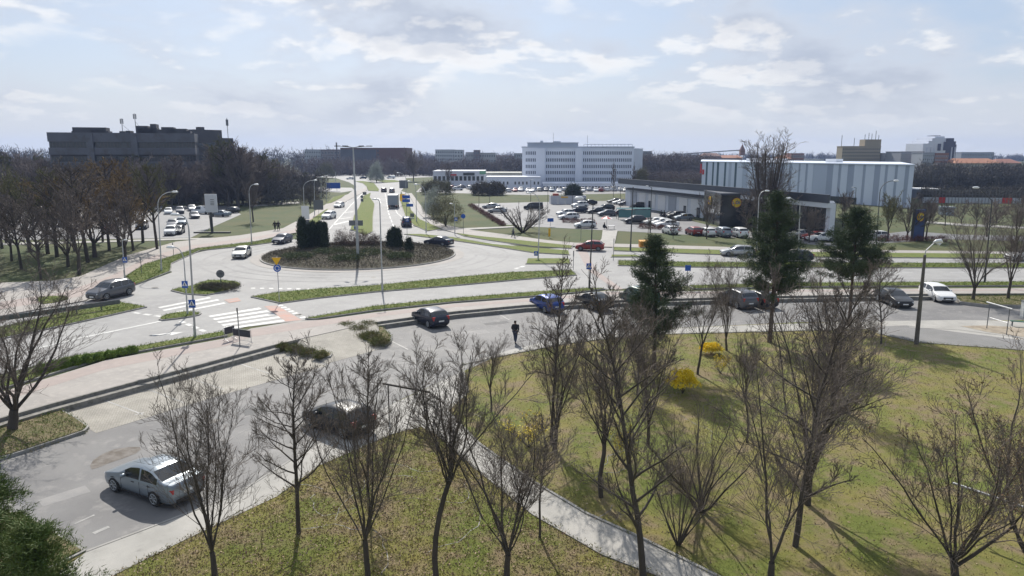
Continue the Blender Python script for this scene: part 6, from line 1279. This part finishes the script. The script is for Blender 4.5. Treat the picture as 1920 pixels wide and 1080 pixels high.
# crane
p = G(1290, 312); e = empty('tower_crane', p, 0, 'distant construction crane left of the brick church', 'crane'); z_ = HT(1290, 312, 288); mb = MB(); mb.tube([(0, 0, 0), (0, 0, z_)], .8, 4); mb.build('mast', m_sback, e); mb = MB(); mb.tube([(-16, 0, z_-1), (60, 0, z_+4)], .55, 4); mb.build('jib', m_sback, e)

# striped hall
m_sl = M('cladding_light', (.66, .72, .84), (.62, .68, .80), .1, .55); m_sd = M('cladding_dark', (.36, .41, .52), (.33, .38, .48), .1, .55); m_sm = M('cladding_mid', (.48, .54, .66), (.45, .51, .62), .1, .55); m_sg = M('cladding_teal', (.07, .12, .15), rough=.5)
# top edge follows a level roof 11 m high
HH = 11.0
def at_top(px, py): r = ray(px, py); t = (HH-CH)/r[2]; q = Vector((r[0]*t, r[1]*t, 0)); return q
p0, p1 = at_top(1316, 303.6), at_top(1713, 310.2); rz, L_ = fac(p0, p1); e = empty('sports_hall', p0, rz, 'large windowless hall clad in blue-grey vertical stripes', 'building')
def sx(px):                                  # distance along the façade where a photo column meets it
    r = ray(px, 330); a = p0; d = (p1-p0).normalized(); den = r[0]*d.y-r[1]*d.x
    t = (a.x*d.y-a.y*d.x)/den; return (Vector((r[0]*t, r[1]*t, 0))-a).dot(d)
cuts = [(1316, 'l'), (1323, 'g'), (1326.5, 'l'), (1335, 'g'), (1338, 'l'), (1343.5, 'g'), (1347.5, 'l'), (1357.5, 'g'), (1361, 'l'), (1366, 'm'), (1371, 'l'), (1377, 'g'), (1381, 'l'), (1392, 'm'), (1402, 'l'), (1416, 'd'), (1424, 'l'), (1440, 'm'), (1452, 'l'), (1462, 'd'), (1470, 'l'), (1479, 'd'), (1484, 'l'), (1496.5, 'd'), (1500, 'l'), (1510, 'd'), (1514, 'l'), (1524, 'm'), (1550, 'd'), (1561.5, 'l'), (1571.5, 'd'), (1576.5, 'l'), (1589, 'd'), (1601, 'l'), (1617.5, 'd'), (1622.5, 'l'), (1639, 'd'), (1650, 'l'), (1659, 'd'), (1664, 'l'), (1677.5, 'd'), (1682.5, 'l'), (1696.5, 'd'), (1704, 'l'), (1713, '')]
mb = MB(); mi = {'l': 0, 'd': 1, 'm': 2, 'g': 3}
for (a, k), (b, _) in zip(cuts, cuts[1:]): xa, xb = sx(a), sx(b); mb.box(((xa+xb)/2, 22, HH/2), (xb-xa, 44+(.06 if k == 'l' else 0), HH), mi=mi[k])

def shear_of(p1, rz):
    f = lambda p: (lambda v: v.x/v.y)(Matrix.Rotation(-rz, 3, 'Z') @ Vector((p.x, p.y, 0)))
    return f(p0), f(p1)-.12, (p1-p0).length
sh = shear_of(p1, rz)
def shear(mb, sh): mb.v = [(x+max(y, 0)*(sh[0]+(sh[1]-sh[0])*min(max(x/sh[2], 0), 1)), y, z) for x, y, z in mb.v]; return mb
shear(mb, sh); mb.build('wall', [m_sl, m_sd, m_sm, m_sg], e); Ls = sx(1713)
mb = MB(); mb.box((Ls/2, 22, HH+.14), (Ls+.5, 44.6, .28)); shear(mb, sh); mb.build('roof_edge', m_sl, e)
mb = MB(); [mb.box((Ls*f, 14, HH+.8), (4, 3, 1.1)) for f in (.13, .2, .28, .55)]; mb.build('roof_plant', m_swhite, e)
mb = MB(); mb.box((-.2, -.15, 8.6), (.5, .3, 3.4)); mb.box((1.2, -.15, 7.4), (.9, .2, 1.8)); mb.build('red_sign', m_sred, e)
mb = MB(); mb.box((sx(1585), -.1, .9), (9, .2, 1.8)); mb.build('door', m_wdark, e)

# supermarket: long mono-pitch hall, dark roof edge, white panels, glazed entrance
m_mw = M('market_white', (.72, .75, .80), (.66, .69, .74), .15, .6); m_mf = M('market_fascia', (.055, .065, .085), (.07, .08, .10), .1, .45); m_mg = M('market_panel_grey', (.40, .43, .48), (.37, .40, .45), .1, .6)
p0, p1 = G(1172, 386.5), G(1563, 451); rz, L_ = fac(p0, p1); e = empty('supermarket', p0, rz, 'long low supermarket with dark roof edge, white wall panels and glazed entrance', 'building'); HS = 7.5
def ux(px, py=400):
    r = ray(px, py); d = (p1-p0).normalized(); den = r[0]*d.y-r[1]*d.x; t = (p0.x*d.y-p0.y*d.x)/den; return (Vector((r[0]*t, r[1]*t, 0))-p0).dot(d)
xe = ux(1329); xm = ux(1402)
mb = MB(); ssh = shear_of(p1, rz); mb.box((xe/2, 15.5, 2.2), (xe, 29, 4.4)); mb.box((xe/2, 2.0, 5.3), (xe-.02, 2.0, 2.6)); shear(mb, ssh); mb.build('wall', m_mw, e)
mb = MB(); mb.box((L_/2, -1.9, HS-.68), (L_+.8, .4, 1.36)); vs = [(x, y, z) for x in (-.4, L_+.4) for y, z in ((-1.7, HS-.05), (30.5, HS-2.6), (30.5, HS-3.0), (-1.7, HS-.5))]; mb.add(vs, [(0, 1, 2, 3), (7, 6, 5, 4), (0, 4, 5, 1), (1, 5, 6, 2), (2, 6, 7, 3), (3, 7, 4, 0)]); ssh = shear_of(p1, rz); shear(mb, ssh); mb.build('roof', m_mf, e)
mb = MB(); mb.box((L_/2, -1.4, HS-1.75), (L_+.2, 1.2, .80)); mb.build('roof_soffit', m_mw, e)
mb = MB(); mb.box((xe*.5, .6, 4.7), (xe, .9, .45)); mb.build('canopy_band', m_mf, e)
for i in range(8):
    xa, xb = xe*(i+.25)/8, xe*(i+.95)/8; mb = MB(); mb.box(((xa+xb)/2, .93, 2.2), (xb-xa, .1, 3.6)); mb.build('wall_panel', m_swhite if i % 4 else m_mg, e)
for f in (.30, .72, .86): mb = MB(); mb.box((xe*f, .9, 1.1), (1.1, .16, 2.2)); mb.build('door', m_wdark, e)
mb = MB(); mb.box(((xe+L_)/2, 15.5, 2.2), (L_-xe-.2, 28, 4.4)); mb.box(((xe+L_)/2, 3.5, 2.95), (L_-xe-.22, 3.96, 5.9)); shear(mb, ssh); mb.build('glazed_hall', m_wdark, e)
mb = MB(); [mb.box((x, 1.40, 2.9), (.12, .12, 5.8)) for x in np.arange(xe+.5, L_-.3, 2.4)]; mb.box(((xe+L_)/2, 1.40, 3.1), (L_-xe, .10, .12)); mb.build('mullions', m_sback, e)
mb = MB(); mb.box((L_-.5, -.6, 3.0), (1.0, 1.0, 6.0)); mb.build('pillar', m_mw, e)
# entrance block turned towards the viewer, carrying the two round signs
q0 = G(1349, 425); q1 = G(1401, 425); w_ = (q1-q0).length; zc = ATD(1378, 380, q0.y).z; en = bpy.data.objects.new('entrance_block', None); COL.objects.link(en); en.parent = e; en.location = (q0-p0)@Matrix.Rotation(rz, 3, 'Z'); en.rotation_euler = (0, 0, -rz)
mb = MB(); mb.box((w_/2, 6.1, 3.05), (w_, 12, 6.1)); mb.build('entrance_wall', m_wdark, en); mb = MB(); mb.box((w_/2, 6.0, 6.3), (w_+.3, 12.4, .35)); mb.build('entrance_roof', m_mf, en)
r1 = 8.6*(q0.y/F)*1.03; logo(en, ((1378-1349)/52*w_, -.16, zc), 0, r1); logo(en, (-.16, 7.2, zc-.1), -math.pi/2, r1)
mb = MB(); mb.box((-.08, 6.5, 2.6), (.06, 4.6, .8)); mb.build('lit_banner', m_swhite, en); mb = MB(); [mb.box((-.10, y, 1.1), (.06, 1.1, 2.1)) for y in (4.9, 6.1, 7.3)]; mb.build('door', m_win, en)  # plain white banner board above the entrance doors
for o_ in list(en.children):  pass
# distant yard things at the right
e, L_, H_ = building('garden_shed', 'small blue-grey kiosk beyond the bare trees at the right', 'kiosk', 1775, 1790, 404, 391, 3, M('kiosk_blue', (.32, .38, .44), (.28, .34, .40), .5, .6), rows=1, cols=2)
p0, p1 = G(1728, 386), G(1915, 388); rz, L_ = fac(p0, p1); e = empty('sports_fence', p0, rz, 'long white and red advertising boards behind the mesh fence at the right', 'fence')
for i in range(30): mb = MB(); mb.box((L_*(i+.5)/30, 0, 1.6), (L_/30*.97, .08, 1.5)); mb.build('board', m_sred if i in (5, 6, 24, 25, 26) else M('board_white', (.46, .48, .54), rough=.6), e)
mb = MB(); [mb.tube([(L_*i/30, -.1, 0), (L_*i/30, -.1, 4.2)], .06, 4) for i in range(31)]; [mb.tube([(0, -.1, z), (L_, -.1, z)], .03, 4) for z in (4.2, 3.2)]; mb.build('posts', m_sback, e)
e, L_, H_ = building('low_pavilion', 'low white-roofed pavilion at the wood edge right of the striped hall', 'building', 1722, 1765, 372, 356, 8, M('pavilion_grey', (.22, .24, .28), (.18, .2, .24), .3, .7), rows=1, cols=8, roofm=m_swhite)

# ---------------------------------------------------------------- people
m_skin = M('skin', (.42, .25, .18), rough=.6); m_hair = M('dark_hair', (.03, .022, .018), rough=.7)
def skin_fig(name, verts, edges, radii, mat, parent, root=0, sub=2):
    me = bpy.data.meshes.new(name); me.from_pydata(verts, edges, []); me.materials.append(mat); o = link(name, me, parent)
    s = o.modifiers.new('skin', 'SKIN'); s.use_smooth_shade = True
    for i, r in enumerate(radii): me.skin_vertices[0].data[i].radius = (r, r)
    for i, v in enumerate(me.skin_vertices[0].data): v.use_root = (i == root)
    sb = o.modifiers.new('sub', 'SUBSURF'); sb.levels = sub; sb.render_levels = sub; return o
def person(loc, rz, label, jacket, trousers, stride=.28, arm=.25, height=1.76, hair=m_hair, group=None, seated=False, lean=0.):
    """walks towards local +x"""
    s = height/1.76; e = empty('person', loc, rz, label, 'person', group); e.scale = (s, s, s); V = []; E = []; Rr = []
    def a(p, r, par=None): V.append(p); Rr.append(r); i = len(V)-1; (E.append((par, i)) if par is not None else None); return i
    L = lean; pel = a((0, 0, .95), .125); wst = a((.01+L*.2, 0, 1.10), .115, pel); ch = a((.02+L*.5, 0, 1.32), .135, wst); nk = a((.02+L*.8, 0, 1.49), .055, ch); hd = a((.03+L, 0, 1.57), .075, nk); hd2 = a((.035+L, 0, 1.66), .088, hd); hd3 = a((.025+L, 0, 1.72), .06, hd2)
    nose = a((.125+L, 0, 1.63), .014, hd2)
    js = {}
    for sd in (1, -1):
        if seated: hip = a((.02, sd*.10, .92), .095, pel); kn = a((.45, sd*.12, .95), .062, hip); an = a((.48, sd*.12, .55), .042, kn); ft = a((.60, sd*.12, .50), .032, an)
        else:
            x = stride*sd; hip = a((.0, sd*.10, .88), .09, pel); kn = a((x*.55+.06, sd*.10, .50), .060, hip); an = a((x-(.05 if sd < 0 else 0), sd*.10, .09+(.05 if sd < 0 else 0)), .040, kn); ft = a((x+.13-(.03 if sd < 0 else 0), sd*.11, .035), .032, an)
        sh = a((.02+L*.6, sd*.19, 1.39), .048, ch); el = a((-arm*sd*.45, sd*.30, 1.14), .040, sh); wr_ = a((-arm*sd*1.1+.05, sd*.25, .90), .028, el); pm = a((-arm*sd*1.1+.07, sd*.25, .85), .030, wr_)
        px = -arm*sd*1.1+.07; 
        for f, (dy, ln_) in enumerate(((.028, .060), (.010, .072), (-.008, .068), (-.026, .052))): f1 = a((px+.01+dy*.6, sd*.25+dy*.5, .85-ln_*.6), .0095, pm); a((px+.022+dy*.6, sd*.245+dy*.5, .85-ln_*1.1), .008, f1)
        th = a((px+.035, sd*.235, .845), .010, pm); a((px+.05, sd*.23, .80), .009, th); js[sd] = (hip, kn, an, ft, sh, el, wr_)
    skin_fig('body', V, E, Rr, m_skin, e)
    jv = [V[i] for i in (pel, wst, ch, nk)]+[V[js[sd][k]] for sd in (1, -1) for k in (4, 5, 6)]; jv[2] = (V[ch][0], 0, 1.35); jv[3] = (V[nk][0], 0, 1.50); jr = [.165, .165, .185, .085, .105, .078, .058, .105, .078, .058]
    skin_fig('jacket', jv, [(0, 1), (1, 2), (2, 3), (2, 4), (4, 5), (5, 6), (2, 7), (7, 8), (8, 9)], jr, jacket, e)
    tv = [V[pel]]+[V[js[sd][k]] for sd in (1, -1) for k in (0, 1, 2)]; tv[0] = (0, 0, .93); skin_fig('trousers', tv, [(0, 1), (1, 2), (2, 3), (0, 4), (4, 5), (5, 6)], [.16, .125, .095, .075, .125, .095, .075], trousers, e)
    for sd in (1, -1): an, ft = V[js[sd][2]], V[js[sd][3]]; skin_fig('shoe', [an, ((an[0]+ft[0])/2, an[1], ft[2]+.015), (ft[0]+.03, ft[1], ft[2]+.005)], [(0, 1), (1, 2)], [.045, .048, .040], m_trim, e, sub=1)
    skin_fig('hair', [(.01+L, 0, 1.66), (.015+L, 0, 1.73), (-.02+L, 0, 1.61)], [(0, 1), (0, 2)], [.092, .075, .075], hair, e, sub=2)
    mb = MB(); [mb.tube([(.105+L, y, 1.655), (.118+L, y, 1.655)], .011, 6) for y in (.032, -.032)]; mb.tube([(.108+L, -.025, 1.585), (.112+L, .025, 1.585)], .007, 5); mb.build('face_features', M('eye_dark', (.06, .03, .03), rough=.4), e)
    return e
jb = M('black_jacket', (.016, .018, .022), rough=.85); jd = M('dark_jeans', (.035, .045, .075), rough=.9); jg = M('grey_coat', (.16, .16, .17), rough=.9); jt = M('dark_trousers', (.02, .02, .025), rough=.9)
person(G(966, 643, ZN+.01), R(75), 'man in black jacket and dark blue jeans walking across the car park', jb, jd, arm=-.3)
person(G(516, 432, .13), R(-96), 'person in dark clothes on the left path, left one of the pair', jb, jt, stride=.2, group='two people walking together')
person(G(522.5, 432, .13), R(-93), 'person in dark clothes on the left path, right one of the pair', jb, jt, stride=-.2, group='two people walking together')
person(G(962.5, 445, .13), R(175), 'person in grey coat walking on the path before the lawn', jg, jd, stride=.25, hair=M('grey_hair', (.3, .3, .3), rough=.8))
person(G(1239.5, 409, .02), R(200), 'person standing by the supermarket wall, left of two', jt, jd, stride=.05); person(G(1245, 409.5, .02), R(20), 'person standing by the supermarket wall, right of two', jb, jt, stride=.05)
p = G(1133, 431, .0); person(p+Vector((0, 0, -.38)), R(10), 'person seated beside the parasol at the car park edge', jb, jt, seated=True)
e = empty('folding_chair', p, R(10), 'low folding chair under the person beside the parasol', 'chair'); mb = MB(); mb.box((.05, 0, .42), (.5, .5, .04)); mb.box((-.20, 0, .70), (.04, .5, .5)); mb.build('seat', jb, e); mb = MB(); [mb.tube([(x, y, 0), (-x+.1, y, .42)], .015, 4) for x in (-.15, .25) for y in (-.22, .22)]; mb.build('legs', m_sback, e)
e = empty('folding_table', G(1146, 430), 0, 'small pale table right of the parasol', 'table'); mb = MB(); mb.box((0, 0, .72), (1.3, .7, .04)); mb.build('tabletop', m_swhite, e); mb = MB(); [mb.tube([(x, y, 0), (x, y, .7)], .02, 4) for x in (-.55, .55) for y in (-.28, .28)]; mb.build('legs', m_sback, e)

# ---------------------------------------------------------------- air
hz_m = bpy.data.materials.new('haze_air'); hz_m.use_nodes = True; t = hz_m.node_tree; t.nodes.clear(); o_ = N(t, 'ShaderNodeOutputMaterial'); v_ = N(t, 'ShaderNodeVolumePrincipled'); v_.inputs['Color'].default_value = (.45, .60, 1, 1); v_.inputs['Density'].default_value = HAZE; v_.inputs['Anisotropy'].default_value = .35; t.links.new(v_.outputs[0], o_.inputs['Volume'])
mb = MB(); mb.box((0, 1125, 28), (4900, 2450, 62)); tag(mb.build('haze', hz_m), kind='stuff')
